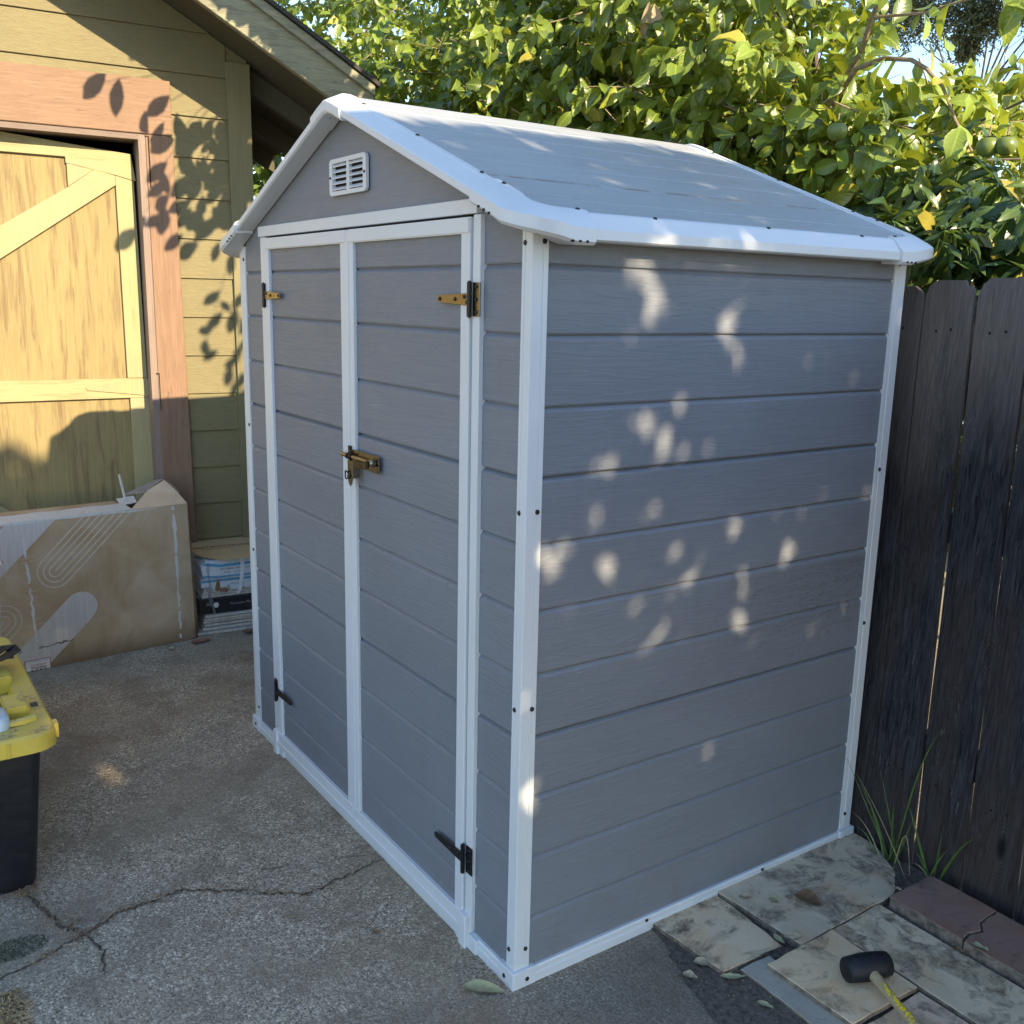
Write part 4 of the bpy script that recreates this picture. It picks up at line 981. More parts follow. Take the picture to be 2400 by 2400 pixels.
m.box(-1.21, -1.175, Y1 - .006, Y1 + .007, .447, .492)
lid = m.build('lid', M_yel, tote, smooth=35)
m = MB(); m.box(-1.375, -1.255, -.985, -.918, .47, .532); m.build('raised_block', M_yel, lid, bevel=.006, seg=2)
m = MB(); m.box(-1.66, -1.545, -.99, -.925, .47, .528); m.build('raised_block', M_yel, lid, bevel=.006, seg=2)
m = MB(); m.tube([(-1.205, -.985, .503), (-1.20, -.95, .506), (-1.218, -.912, .504)], [.013, .014, .013], 8); m.build('raised_lug', M_yel, lid, smooth=True)
for x in (-1.335, -1.815):
    m = MB(); m.box(x - .012, x + .014, -.905, -.885, .5005, .5035); m.build('slot', plain('slot_shadow', (.07, .065, .06), .9), lid)
m = MB(); P = [(-1.50, -1.12, .53), (-1.60, -1.00, .56), (-1.66, -.93, .556), (-1.70, -.895, .560), (-1.745, -.905, .568), (-1.71, -.98, .545), (-1.60, -1.1, .50)]
m.sweep([(-.028, -.001), (.028, -.001), (.028, .001), (-.028, .001)], [(p, Vector((.68, .70, .15)).normalized(), Vector((-.1, .0, 1)).normalized()) for p in P]); o = m.build('black_webbing', plain('black_nylon', (.012, .012, .014), .7, 0, .3, .4, 80)); base_at(o, (-1.66, -.98, .5)); tag(o, 'folded black nylon webbing lying on the yellow tote lid', 'strap')
bt = thing('plastic_bottle', (-1.33, -1.04, .472), 'pale blue-white plastic bottle lying on the yellow tote lid', 'bottle')
M_bot = plain('pale_blue_plastic', (.50, .60, .66), .3, 0, .5, .12, 20)
m = MB(); loft([(rr2(-1.275, -1.175, -1.10, -.985, .035), .473), (rr2(-1.285, -1.168, -1.105, -.980, .035), .485), (rr2(-1.29, -1.168, -1.105, -.980, .035), .528), (rr2(-1.28, -1.178, -1.095, -.990, .03), .540)], m, cap0=True, cap1=True); m.build('bottle_body', M_bot, bt, smooth=50)
m = MB(); m.tube([(-1.28, -1.04, .506), (-1.30, -1.04, .506), (-1.31, -1.04, .508), (-1.38, -1.035, .510), (-1.41, -1.035, .510), (-1.425, -1.035, .51)], [.022, .024, .034, .038, .034, .02], 16); m.build('bottle_cap', M_bot, bt, smooth=True)
fb = thing('frosted_bin', (-2.42, -1.03, 0), 'frosted plastic bin with a pale rim, barely showing behind the tote at the photo edge', 'storage bin')
M_frost = plain('frosted_plastic', (.50, .45, .41), .4, 0, .5, .1, 10)
m = MB(); loft([(rr2(-2.64, -2.18, -1.30, -.885, .03), .002), (rr2(-2.66, -2.16, -1.32, -.868, .03), .745)], m, cap0=True); m.build('bin_tub', M_frost, fb, smooth=35)
m = MB(); loft([(rr2(-2.67, -2.15, -1.33, -.862, .03), .735), (rr2(-2.675, -2.145, -1.335, -.855, .03), .748), (rr2(-2.66, -2.16, -1.32, -.868, .03), .757)], m, cap0=True, cap1=True); m.build('bin_lid', plain('pale_pink_lid', (.62, .50, .46), .4), fb, smooth=35)

# ------------------------------------------------------------------ rubber mallet
mal = thing('rubber_mallet', (.50, .775, .031), 'rubber mallet with black head and pale wooden handle lying on the tan slab', 'mallet')
ax = Vector((.347, .938, 0)); hx = Vector((.938, -.347, 0)); hc = Vector((.500, .776, .0665))
m = MB(); rings = [(-.063, .0), (-.063, .027), (-.060, .031), (-.03, .0345), (0, .0355), (.03, .0345), (.060, .031), (.063, .027), (.063, .0)]
m.tube([hc + ax * a for a, _ in rings], [max(.001, q) for _, q in rings], 32)
tm = NT('black_rubber'); q1 = tm.noise((30, 30, 30), 1, 6, .7); tm.col(tm.mix(tm.ramp(q1, [(.5, 0), (.75, .6)]), (.006, .007, .010), (.022, .024, .030))); tm.rough(.6); tm.bump(q1, .2, .002)
m.build('mallet_head', tm.mat, mal, smooth=50)
m = MB(); e = hc + hx * .30; e.z = .031 + .0145; st_ = hc - hx * .040; st_.z = hc.z + .003
fr_n = 12; pts = [st_.lerp(e, i / (fr_n - 1)) for i in range(fr_n)]; pts = [p + Vector((0, 0, 0)) for p in pts]
m.tube([pts[0] - hx * .002] + pts, [.010, .0142] + [.0145] * 3 + [.0125, .0118, .0118, .0122, .0132, .0145, .0150, .0145], 18)
M_hick = wood('pale_handle_wood', (.40, .29, .16), (.50, .38, .23), (40, 9, 60), .5, None, bs=.15)
hd = m.build('handle', M_hick, mal, smooth=60)
m = MB(); r = np.random.default_rng(8); d = (e - st_).normalized(); sd = Vector((0, 0, 1)).cross(d).normalized(); up = d.cross(sd)
for k in range(24):
    for q in range(3):
        t = .30 + .62 * (k + r.random() * .8) / 24; a = r.uniform(-.15, .75); P = st_.lerp(e, t); rad_ = .0126 if .3 < t < .75 else .0150
        def sp2(dt, da): return P + d * dt + (up * math.cos(a + da) - sd * math.sin(a + da)) * (rad_ + .0006)
        w_ = r.uniform(.0022, .0042); h_ = r.uniform(.16, .36)
        m.add([sp2(-w_, -h_), sp2(w_ * .6, -h_), sp2(w_, h_), sp2(-w_ * .5, h_)], [(0, 1, 2, 3)])
m.build('yellow_lettering', plain('yellow_paint', (.90, .62, .01), .5), hd)
# ------------------------------------------------------------------ fallen leaves and grass tufts
def ground_leaf(x, y, z, L, Wd, ang, mat, label, curl=.25, seed=0, group='fallen leaves'):
    r = np.random.default_rng(seed); m = MB(); n = 7; rows = []
    for i in range(n + 1):
        t = i / n; w = Wd * .5 * math.sin(math.pi * t ** .8) ** .8 if 0 < t < 1 else .0006
        h = .003 + curl * L * (abs(t - .45) ** 1.6) * .8
        rows.append([(t * L, -w, h + w * .45 + r.normal() * .001), (t * L, 0, h), (t * L, w, h + w * .55 + r.normal() * .0015)])
    c, s_ = math.cos(ang), math.sin(ang)
    vs = [(x + a * c - b * s_, y + a * s_ + b * c, z + h) for row in rows for a, b, h in row]
    m.add(vs, [(i * 3 + k, i * 3 + k + 1, (i + 1) * 3 + k + 1, (i + 1) * 3 + k) for i in range(n) for k in (0, 1)])
    o = m.build('fallen_leaf', mat, smooth='all'); base_at(o, (x, y, z)); return tag(o, label, 'leaf', group)
ML_g = plain('fallen_leaf_sage', (.38, .36, .20), .6, 0, .3, .2, 50, .3); ML_b = plain('fallen_leaf_brown', (.20, .12, .065), .7, 0, .3, .35, 60, .3)
ML_p = plain('fallen_leaf_tan', (.40, .32, .21), .7, 0, .3, .3, 60, .3); ML_r = plain('fallen_leaf_rust', (.26, .12, .085), .6, 0, .3, .3, 50, .3)
ground_leaf(-.074, -.112, .001, .112, .042, .80, ML_g, 'sage green fallen leaf lying before the near shed corner', .10, 1)
ground_leaf(.145, .915, .027, .085, .060, .35, ML_b, 'round brown leaf lying on the grey stained slab', .08, 2)
ground_leaf(.062, .770, .027, .040, .020, .9, ML_p, 'small tan leaf in the joint by the shed base', .2, 3)
ground_leaf(.115, .842, .027, .032, .026, 0.2, ML_g, 'small grey leaf on the grey slab near the joint', .2, 4)
ground_leaf(.185, .462, .005, .055, .032, .75, ML_p, 'pale tan leaf on the soil at the mossy slab corner', .25, 5)
ground_leaf(.205, .405, .005, .040, .026, .5, ML_p, 'small pale leaf lying on the bare soil', .2, 6)
ground_leaf(.268, .478, .005, .068, .022, .95, ML_g, 'curled sage leaf on the soil beside the whitish slab', .35, 7)
ground_leaf(.385, .492, .005, .045, .016, .3, ML_g, 'narrow grey leaf on the soil, nearest the photo bottom', .2, 8)
ground_leaf(.262, .735, .020, .050, .030, 1.0, ML_p, 'pale curled leaf caught where four slabs meet', .5, 9)
ground_leaf(.285, .765, .014, .042, .026, 0.5, ML_r, 'dark red leaf caught where four slabs meet', .3, 10)
ground_leaf(.235, .725, .016, .048, .020, -.2, ML_g, 'grey curled leaf in the gap beside the dark red one', .5, 11)
ground_leaf(.300, 1.165, .053, .030, .013, .3, ML_p, 'tiny pale leaf on the brick beside the grass', .2, 12)
ground_leaf(.545, 1.100, .026, .040, .016, -.1, ML_b, 'small brown leaf at the edge of the cracked brick', .2, 13)
ground_leaf(.580, 1.118, .052, .052, .019, .15, ML_g, 'grey-green leaf on the second brick near the photo edge', .15, 14)
ground_leaf(-.40, -.21, .001, .022, .018, 1.3, ML_b, 'small brown crumpled leaf on the asphalt before the shed door', .5, 15)
ground_leaf(-.395, -.095, .001, .020, .012, .4, ML_g, 'tiny olive leaf on the asphalt close to the shed door', .3, 16)
ground_leaf(-3.00, .06, .001, .110, .045, 1.75, ML_r, 'rust red leaf at the lower right corner of the carton', .25, 17)
ground_leaf(-2.99, -.06, .001, .035, .026, 1.0, ML_p, 'small tan leaf at the foot of the carton', .4, 18)
ground_leaf(-3.02, .33, .001, .135, .055, 1.5, ML_b, 'long brown leaf in front of the tile pile', .45, 19)
ground_leaf(-2.93, .36, .001, .075, .022, 1.4, ML_b, 'narrow dark brown leaf in front of the tile pile', .2, 20)
ground_leaf(-.50, -.66, .001, .012, .010, .6, ML_g, 'tiny yellow-green leaf on the open asphalt', .3, 21)
for nm, pts, rad, lab in (('twig', [(-.66, -.57, .006), (-.70, -.47, .012), (-.77, -.415, .008), (-.80, -.40, .003)], .0011, 'pale thin curved twig crossing the asphalt crack'),
    ('twig', [(-1.30, -.80, .004), (-1.42, -.74, .010), (-1.60, -.71, .006)], .0016, 'long pale curved twig near the black tote'),
    ('twig', [(-.80, -.12, .003), (-.775, -.075, .006), (-.765, -.045, .004)], .0014, 'short dark twig on the asphalt near the shed door sill'),
    ('twig', [(-.87, -.36, .003), (-.845, -.30, .006), (-.86, -.26, .004)], .0015, 'dark brown twig on the asphalt left of the crack'),
    ('wood_chip', [(-.600, -.385, .003), (-.585, -.355, .004)], .0026, 'whitish wood splinter on the open asphalt')):
    m = MB(); m.tube(pts, [rad] * (len(pts) - 1) + [rad * .5], 6); o = m.build(nm, M_twig if 'dark' not in lab else M_bark); base_at(o, pts[0]); tag(o, lab, 'twig')
r = np.random.default_rng(77); m = MB()
for q in range(160):
    x, y = r.uniform(-2.9, .1), r.uniform(-1.2, .0)
    if y > -.02: continue
    L = r.uniform(.003, .010); a = r.uniform(0, 6.28)
    m.tube([(x, y, .002), (x + L * math.cos(a), y + L * math.sin(a), .003)], r.uniform(.0006, .0016), 4, mi=int(r.random() * 3))
tag(m.build('asphalt_debris', [plain('deb_white', (.45, .43, .38), .8), plain('deb_tan', (.28, .2, .12), .8), plain('deb_dark', (.04, .035, .03), .8)]), 'specks, seeds and splinters scattered over the asphalt', 'debris', kind='stuff')

M_grass = plain('grass_blade', (.085, .15, .035), .5, 0, .4, .3, 20); M_gdry = plain('dry_blade', (.34, .29, .17), .7)
def blade(m, P0, P1, bend, w, mi=0):
    P0, P1 = Vector(P0), Vector(P1); d = P1 - P0; s_ = d.cross(Vector((1, -1, 0)).normalized()).normalized() * 1
    s_ = Vector((.55, .83, 0)); up = Vector((0, 0, 1)); n = 8; vs = []
    for i in range(n + 1):
        t = i / n; p = P0.lerp(P1, t) + up * bend * math.sin(math.pi * t) ; ww = w * .68 * (1 - t ** 2.2) * .5 + .0004
        vs += [p - s_ * ww, p + Vector((.83, -.55, 0)) * ww * .35, p + s_ * ww]
    m.add(vs, [(i * 3 + k, i * 3 + k + 1, (i + 1) * 3 + k + 1, (i + 1) * 3 + k) for i in range(n) for k in (0, 1)], mi)
m = MB()
for a in (((.155, 1.365, 0), (.045, 1.345, .22), .02, .012), ((.16, 1.365, 0), (.03, 1.27, .335), .0, .004), ((.165, 1.365, 0), (.165, 1.345, .21), -.01, .012), ((.17, 1.365, 0), (.30, 1.335, .52), .09, .008), ((.175, 1.365, 0), (.24, 1.34, .20), -.01, .013),
          ((.165, 1.335, 0), (.09, 1.35, .14), .02, .009), ((.19, 1.365, 0), (.11, 1.34, .30), .01, .006), ((.17, 1.325, .0), (.26, 1.31, .10), .05, .007), ((.15, 1.325, 0), (.06, 1.30, .10), .03, .006)): blade(m, *a)
for a in (((.20, 1.325, 0), (.28, 1.29, .04), .13, .0045), ((.165, 1.325, 0), (.02, 1.34, .12), .03, .005), ((.255, 1.315, .0), (.035, 1.32, .27), .02, .0022), ((.20, 1.32, .0), (.235, 1.27, .03), .02, .007), ((.22, 1.32, .0), (.16, 1.28, .02), .02, .005)): blade(m, *a, 1)
o = m.build('grass_tuft', [M_grass, M_gdry]); base_at(o, (.165, 1.33, 0)); tag(o, 'grass tuft with long blades at the back corner of the shed', 'grass tuft', 'grass tufts at the fence foot')
m = MB()
for a in (((.305, 1.365, 0), (.225, 1.335, .235), .0, .012), ((.315, 1.365, 0), (.335, 1.345, .19), .0, .008), ((.325, 1.365, 0), (.47, 1.34, .25), .05, .013), ((.31, 1.335, 0), (.36, 1.345, .15), .02, .008), ((.335, 1.365, 0), (.42, 1.31, .045), .02, .010), ((.30, 1.365, 0), (.27, 1.33, .10), .01, .006)): blade(m, *a)
for a in (((.31, 1.365, 0), (.25, 1.30, .06), .03, .005),): blade(m, *a, 1)
o = m.build('grass_tuft', [M_grass, M_gdry]); base_at(o, (.31, 1.33, 0)); tag(o, 'shorter grass tuft sprouting at the end of the first brick', 'grass tuft', 'grass tufts at the fence foot')

# ------------------------------------------------------------------ foliage
SUN = np.array([1.0, .13, .478]); SUN /= np.linalg.norm(SUN)
def nrm(a): return a / (np.linalg.norm(a, axis=1, keepdims=True) + 1e-9)
def leaves(name, P, Dr, U, L, Wd, mat, parent, seed=0, simple=False, curl=.35, fold=.30, tone=None, shape=(.62, 1, .88, .45), rip=.05):
    r = np.random.default_rng(seed); N = len(P); Dr = nrm(Dr); U = U - (U * Dr).sum(1)[:, None] * Dr; U = nrm(U); S_ = np.cross(Dr, U)
    tone = r.random(N) if tone is None else tone
    L = np.broadcast_to(L, (N,)); Wd = np.broadcast_to(Wd, (N,)) * .5
    V = []; C = []
    def pt(t, side, w):
        cu = curl * (1 + .6 * (r.random(N) - .5)); z = -cu * L * t * t + fold * Wd * abs(side) * w + r.normal(size=N) * rip * Wd * abs(side)
        V.append(P + Dr * (L * t)[:, None] + S_ * (Wd * w * side)[:, None] + U * z[:, None])
        C.append(np.stack([tone, np.full(N, abs(side) * 1.0), np.full(N, t), np.ones(N)], 1))
    if simple:
        pt(0, 0, 0); pt(.45, -1, 1); pt(1, 0, 0); pt(.45, 1, 1); F = [(0, 1, 2), (0, 2, 3)]; k = 4
    else:
        pt(0, 0, 0)
        for t, w in zip((.2, .45, .7, .88), shape): pt(t, -1, w); pt(t, 0, w); pt(t, 1, w)
        pt(1, 0, 0); k = 14
        F = [(0, 1, 2), (0, 2, 3)] + [(1 + 3 * q + a, 4 + 3 * q + a, 5 + 3 * q + a, 2 + 3 * q + a) for q in range(3) for a in (0, 1)] + [(10, 13, 11), (11, 13, 12)]
    V = np.stack(V, 1).reshape(-1, 3); C = np.stack(C, 1).reshape(-1, 4)
    off = np.zeros(3); p = parent
    while p is not None: off += np.array(p.location); p = p.parent
    V = V - off
    me = bpy.data.meshes.new(name); base = (np.arange(N) * k)
    nv = len(V); loops = []; sizes = []
    for f in F: sizes.append(len(f))
    lp = np.concatenate([np.array(f) for f in F]); tot = len(lp)
    me.vertices.add(nv); me.vertices.foreach_set('co', V.astype(np.float32).ravel())
    me.loops.add(N * tot); me.loops.foreach_set('vertex_index', (base[:, None] + lp[None, :]).astype(np.int32).ravel())
    me.polygons.add(N * len(F)); st = np.concatenate([[0], np.cumsum(sizes)[:-1]])
    me.polygons.foreach_set('loop_start', (np.arange(N)[:, None] * tot + st[None, :]).astype(np.int32).ravel())
    me.update(calc_edges=True); me.validate()
    ca = me.color_attributes.new('leaf', 'FLOAT_COLOR', 'POINT'); ca.data.foreach_set('color', C.astype(np.float32).ravel())
    me.shade_smooth(); me.materials.append(mat)
    o = bpy.data.objects.new(name, me); COL.objects.link(o); o.parent = parent; return o
def in_ell(c, rad, n, r, hollow=.35, keep=None):
    out = []
    c = np.array(c); rad = np.array(rad)
    while len(out) < n:
        q = r.normal(size=(4 * n, 3)); q /= np.linalg.norm(q, axis=1)[:, None]; rr = (hollow ** 3 + (1 - hollow ** 3) * r.random(4 * n)) ** (1 / 3)
        p = q * rr[:, None]
        # lumpy outline
        lump = .80 + .22 * np.sin(q[:, 0] * 5 + c[0] * 3) * np.cos(q[:, 1] * 4.3 + c[1]) + .12 * np.sin(q[:, 2] * 9 + c[2])
        p = c + p * lump[:, None] * rad
        if keep is not None: p = p[keep(p)]
        out = list(out) + list(p)
    return np.array(out[:n])
def sprig(P, r, nl, L, Wd, tl=.22, droop=.5, spread=.75):
    """leaves alternating along short twigs starting at P"""
    N = len(P)
    d = r.normal(size=(N, 3)); d[:, 2] = d[:, 2] * .5 - droop * .35; d += np.array([.25, -.25, .1]); d = nrm(d)
    a = nrm(np.cross(d, r.normal(size=(N, 3)))); b = np.cross(d, a)
    PP, DD, UU, LL = [], [], [], []
    for k in range(nl):
        t = (k + .3) / nl; an = k * 2.4 + r.random(N) * 1.2
        side = a * np.cos(an)[:, None] + b * np.sin(an)[:, None]
        base = P + d * (tl * t) + np.array([0, 0, -1]) * (tl * t * t * .4)
        dr = d * (.45 + .5 * t) + side * spread + np.array([0, 0, -droop]) + r.normal(size=(N, 3)) * .18
        up = np.array([.45, -.1, .75]) + r.normal(size=(N, 3)) * .42
        PP.append(base); DD.append(dr); UU.append(up); LL.append(L * (.45 + .78 * r.random(N)) * (1 - .25 * abs(t - .5)))
    LL = np.concatenate(LL)
    return np.concatenate(PP), np.concatenate(DD), np.concatenate(UU), LL, LL * Wd * (.85 + .3 * r.random(len(LL))), d
def limbs(name, trunk, heads, parent, mat=None, rad=.09, seed=0, twigs=None):
    r = np.random.default_rng(seed); m = MB(); trunk = [Vector(p) for p in trunk]
    m.tube(trunk, [rad * (1 - .35 * i / (len(trunk) - 1)) for i in range(len(trunk))], 12)
    t = m.build('trunk', mat or M_bark, parent, smooth=True); m = MB()
    for h in heads:
        h = Vector(h); b = trunk[-1].lerp(trunk[-2], r.random() * .5); mid = b.lerp(h, .45) + Vector(r.normal(size=3) * .12) + Vector((0, 0, .12)); m2 = b.lerp(h, .75) + Vector(r.normal(size=3) * .10)
        m.tube([b, mid, m2, h], [rad * .42, rad * .28, rad * .17, rad * .06], 7)
        for q in range(5):
            s_ = [b, mid, m2, h][1 + q % 3]; e = h + Vector(r.normal(size=3) * .45); m.tube([s_, s_.lerp(e, .5) + Vector(r.normal(size=3) * .06), e], [rad * .10, rad * .07, rad * .03], 5)
    m.build('branches', mat or M_bark, parent, smooth=True)
    return t

# --- persimmon behind the fence
per = thing('persimmon_tree', (-2.3, 2.9, 0), 'leafy persimmon tree with broad bright leaves and green fruit, filling the view above the shed', 'tree')
r = np.random.default_rng(31)
def keepp(p):
    k = p[:, 1] > 1.52
    k &= ~((p[:, 0] > -.45 - .72 * (p[:, 1] - 1.7)) & (p[:, 2] > 2.46 + .24 * (p[:, 1] - 1.7)) )          # open sky at the right end
    return k
C1 = [in_ell((-2.5, 3.0, 3.0), (2.2, 1.5, 1.6), 860, r, .45, keepp), in_ell((-5.4, 3.7, 3.9), (2.6, 1.8, 2.0), 700, r, .5, keepp), in_ell((-8.6, 4.6, 5.0), (2.2, 1.8, 2.2), 300, r, .5),
      in_ell((-1.15, 2.35, 2.25), (1.0, .7, .62), 280, r, .2, keepp), in_ell((-2.6, 2.1, 2.75), (1.9, .6, .8), 470, r, .2, keepp), in_ell((-4.7, 2.5, 3.1), (1.6, .8, .9), 200, r, .2, keepp), in_ell((-8.8, 3.4, 5.3), (2.6, 1.5, 2.1), 330, r, .4, keepp), in_ell((-5.6, 2.3, 2.3), (1.7, .8, 1.0), 200, r, .2, keepp), in_ell((-2.5, 1.25, 4.75), (1.3, 1.0, .6), 190, r, .1), in_ell((-6.3, 1.95, 2.6), (1.2, .6, 1.0), 170, r, .1, keepp)]
C1 = np.concatenate(C1)
P, Dd, U, L, Wd, td = sprig(C1, r, 9, .116, .60, .22, .45)
leaves('foliage', P, Dd, U, L, Wd, M_pers, per, 3, curl=.42, fold=.55, rip=.22, tone=np.clip(r.normal(.52, .25, len(P)), 0, 1))
m = MB()
for i in range(0, len(C1), 2):
    p = Vector(C1[i]); d = Vector(td[i]); m.tube([p - d * .12 + Vector((0, 0, .03)), p, p + d * .2 - Vector((0, 0, .03))], [.004, .003, .0012], 4)
m.build('twigs', M_twig, per)
limbs('t', [(-2.3, 2.9, -.1), (-2.35, 2.9, 1.0), (-2.25, 2.85, 2.1)], [(-1.4, 2.4, 2.5), (-3.2, 2.4, 3.2), (-2.4, 2.5, 3.6), (-4.8, 3.4, 3.6), (-5.6, 3.8, 4.4), (-7.6, 4.4, 4.8), (-1.8, 3.3, 3.8), (-3.4, 3.2, 4.2), (-.9, 2.3, 2.5)], per, None, .09, 5)
# bare-looking arching branch at the right end of the crown
m = MB(); m.tube([(-1.25, 2.25, 2.30), (-1.0, 2.15, 2.50), (-.73, 1.99, 2.63), (-.60, 1.97, 2.64), (-.47, 1.95, 2.61), (-.405, 1.95, 2.57)], [.014, .012, .010, .009, .008, .007], 8)
m.tube([(-.405, 1.95, 2.57), (-.33, 1.94, 2.50), (-.26, 1.93, 2.38), (-.18, 1.92, 2.27)], [.007, .006, .005, .004], 7)
m.tube([(-1.1, 2.2, 2.45), (-.80, 2.1, 2.72), (-.69, 2.0, 2.80), (-.60, 1.97, 2.92)], [.013, .011, .010, .008], 7); m.tube([(-.69, 2.0, 2.80), (-.40, 1.9, 2.74), (-.12, 1.85, 2.74), (.0, 1.85, 2.70)], [.007, .005, .004, .002], 5)
m.build('arching_branch', M_twig, per, smooth=True)
bp = np.array([(-.73, 1.99, 2.63), (-.55, 1.97, 2.64), (-.45, 1.95, 2.61), (-.36, 1.94, 2.53), (-.30, 1.94, 2.42), (-.24, 1.93, 2.36), (-.40, 1.9, 2.74), (-.25, 1.88, 2.74), (-.12, 1.85, 2.74), (-.02, 1.85, 2.71), (-.65, 1.97, 2.85), (-.60, 1.97, 2.95), (-.50, 1.93, 2.92), (-.3, 1.9, 2.90), (-.42, 1.94, 2.66), (-.5, 1.97, 2.56), (-.62, 2.0, 2.55), (-.7, 2.05, 2.45), (-.55, 2.05, 2.42), (-.45, 2.0, 2.36)])
P, Dd, U, L, Wd, _ = sprig(bp, r, 3, .115, .58, .10, .4); leaves('foliage', P, Dd, U, L, Wd, M_pers, per, 9)
# the dead tan leaves hanging in the middle, and fruit
P = np.array([(-1.62, 1.72, 3.00), (-1.60, 1.71, 3.00), (-1.58, 1.72, 2.99)]); leaves('dead_leaves', P, np.array([(.1, 0, -1), (-.25, .1, -1), (.3, 0, -.9)]), np.array([(.6, -.8, 0)] * 3), .17, .05, plain('dead_leaf', (.36, .28, .16), .7), per, 2, curl=.1, fold=.6)
for P_, rr_f in (((-3.1, 2.0, 3.12), .036), ((-2.85, 2.0, 3.00), .034), ((-1.93, 1.72, 2.53), .036), ((-1.45, 1.75, 2.96), .036), ((-.58, 1.72, 2.36), .036), ((-.09, 1.86, 2.27), .036), ((-.04, 1.88, 2.27), .034)):
    m = MB(); pr = [(.0, -.9), (.35, -.88), (.75, -.62), (1, -.1), (.95, .35), (.65, .72), (.2, .82), (.0, .78)]
    c = Vector(P_); rings = []; n = 16; vs = []
    for a, b in pr: vs += [c + Vector((a * rr_f * math.cos(2 * math.pi * k / n), a * rr_f * math.sin(2 * math.pi * k / n), b * rr_f)) for k in range(n)]
    m.add(vs, [(q * n + k, q * n + (k + 1) % n, (q + 1) * n + (k + 1) % n, (q + 1) * n + k) for q in range(7) for k in range(n)])
    fo = m.build('fruit', M_fruit, per, smooth='all')
    m = MB(); m.add([c + Vector((rr_f * q * math.cos(t), rr_f * q * math.sin(t), rr_f * (.86 if q > .3 else .84))) for t in np.linspace(0, 6.28, 13)[:-1] for q in ((.62 if int(round(t * 12 / 6.28)) % 3 else .30),)], [tuple(range(12))]); m.tube([c + Vector((0, 0, rr_f * .8)), c + Vector((.004, 0, rr_f * 1.7))], .003, 5); m.build('calyx', M_twig, fo)

# --- overhanging persimmon boughs above the shed: they throw the leaf shadows on the garage
H0n = np.array(H0); HTn = np.array(HT); HNn = np.array(HN); S3 = np.array([1.0, .13, .478])
def wallpt(s_, z, d=0.03): return H0n + HTn * s_ + HNn * d + np.array([0, 0, z])
CAMP = np.array([1.8359, -1.2995, 1.7534])
def lift(Wp, t0, el=19.0):
    t = t0
    while True:
        p = Wp + S3 * t; h = np.hypot(*(p - CAMP)[:2])
        if math.degrees(math.atan2(p[2] - CAMP[2], h)) > el or t > 6: return p, t
        t += .08
tg = []
zpx = [(630, 370), (760, 440), (925, 640), (1030, 570), (1010, 700), (1050, 730), (1000, 890), (1040, 950), (1000, 1000), (1020, 1085), (970, 1200), (1020, 1190), (830, 1240), (1095, 1320), (1190, 1360), (1180, 650), (1190, 720), (1215, 830), (1180, 950), (1250, 980), (1180, 1150), (1260, 1190), (1325, 1210), (1400, 1130), (1300, 860), (1370, 900)]
wall_s = lambda x: -.55 + (x / 1450) * 1.06 - 0.0
for x, y in zpx:
    s_ = np.interp(x, [0, 419, 610, 838, 935, 1113, 1470], [-.56, -.27, -.14, .03, .096, .227, .50]); z = np.interp(y, [0, 395, 528, 770, 1033, 1292, 1550], [2.95, 2.77, 2.70, 2.434, 2.234, 2.031, 1.835][:7]) if x > 800 else 2.92 - y * .00055
    tg.append((s_, z, 1.3, .14))
for s_, z in ((.43, 1.98), (.50, 1.92), (.40, 1.74), (.46, 1.70), (.53, 1.72), (.50, 1.62), (.52, 1.45), (.49, 1.40), (.41, 1.62), (.36, 1.57), (.35, 1.48), (.38, 1.44), (.53, 1.30), (.50, 1.26), (.54, 1.22), (.47, 1.33), (.56, 1.5), (.55, 1.6)): tg.append((s_, z, 2.2, .10))
for q in range(48): tg.append((r.uniform(.25, .60), r.uniform(2.12, 2.62), 1.3, .11))
for q in range(230): tg.append((r.uniform(.46, .85), r.uniform(2.05, 2.95), 1.3, .12))
LP, LD, LU, LL = [], [], [], []
for s_, z, t0, l_ in tg:
    p, t = lift(wallpt(s_, z), t0 + r.random() * .35); LP.append(p); LL.append(l_ * r.uniform(.8, 1.25))
for q in range(190):      # over the rake board
    s_ = r.uniform(.0, 1.1); z = 3.058 - .564 * (s_ - .257) + r.uniform(.06, .20)
    p, t = lift(wallpt(s_, z, .5), 1.0 + r.random() * 1.5, 21); LP.append(p); LL.append(.12 * r.uniform(.7, 1.2))
LP = np.array(LP); LL = np.array(LL); N = len(LP)
LD = r.normal(size=(N, 3)) * np.array([.3, .55, .35]) + np.array([0, -.55, -.9]); LU = np.array([1, -.1, .45]) + r.normal(size=(N, 3)) * .28
leaves('overhanging_foliage', LP - nrm(LD) * (LL * .5)[:, None], LD, LU, LL * 1.12, LL * .47, M_pers, per, 14, curl=.15, fold=.2)
m = MB()
hub = [Vector((-2.0, 1.6, 3.75)), Vector((-1.7, .9, 3.7)), Vector((-1.2, 1.1, 3.9)), Vector((-2.4, 1.2, 3.9))]
for h in hub: m.tube([(-2.25, 2.85, 2.6), Vector((-2.25, 2.2, 3.5)), h], [.035, .025, .010], 7)
for i in range(0, N, 3):
    p = Vector(LP[i]); h = min(hub, key=lambda q: (q - p).length); m.tube([p, p.lerp(h, .5) + Vector((0, 0, .06)), h], [.0015, .003, .005], 4)
m.build('overhanging_twigs', M_twig, per)

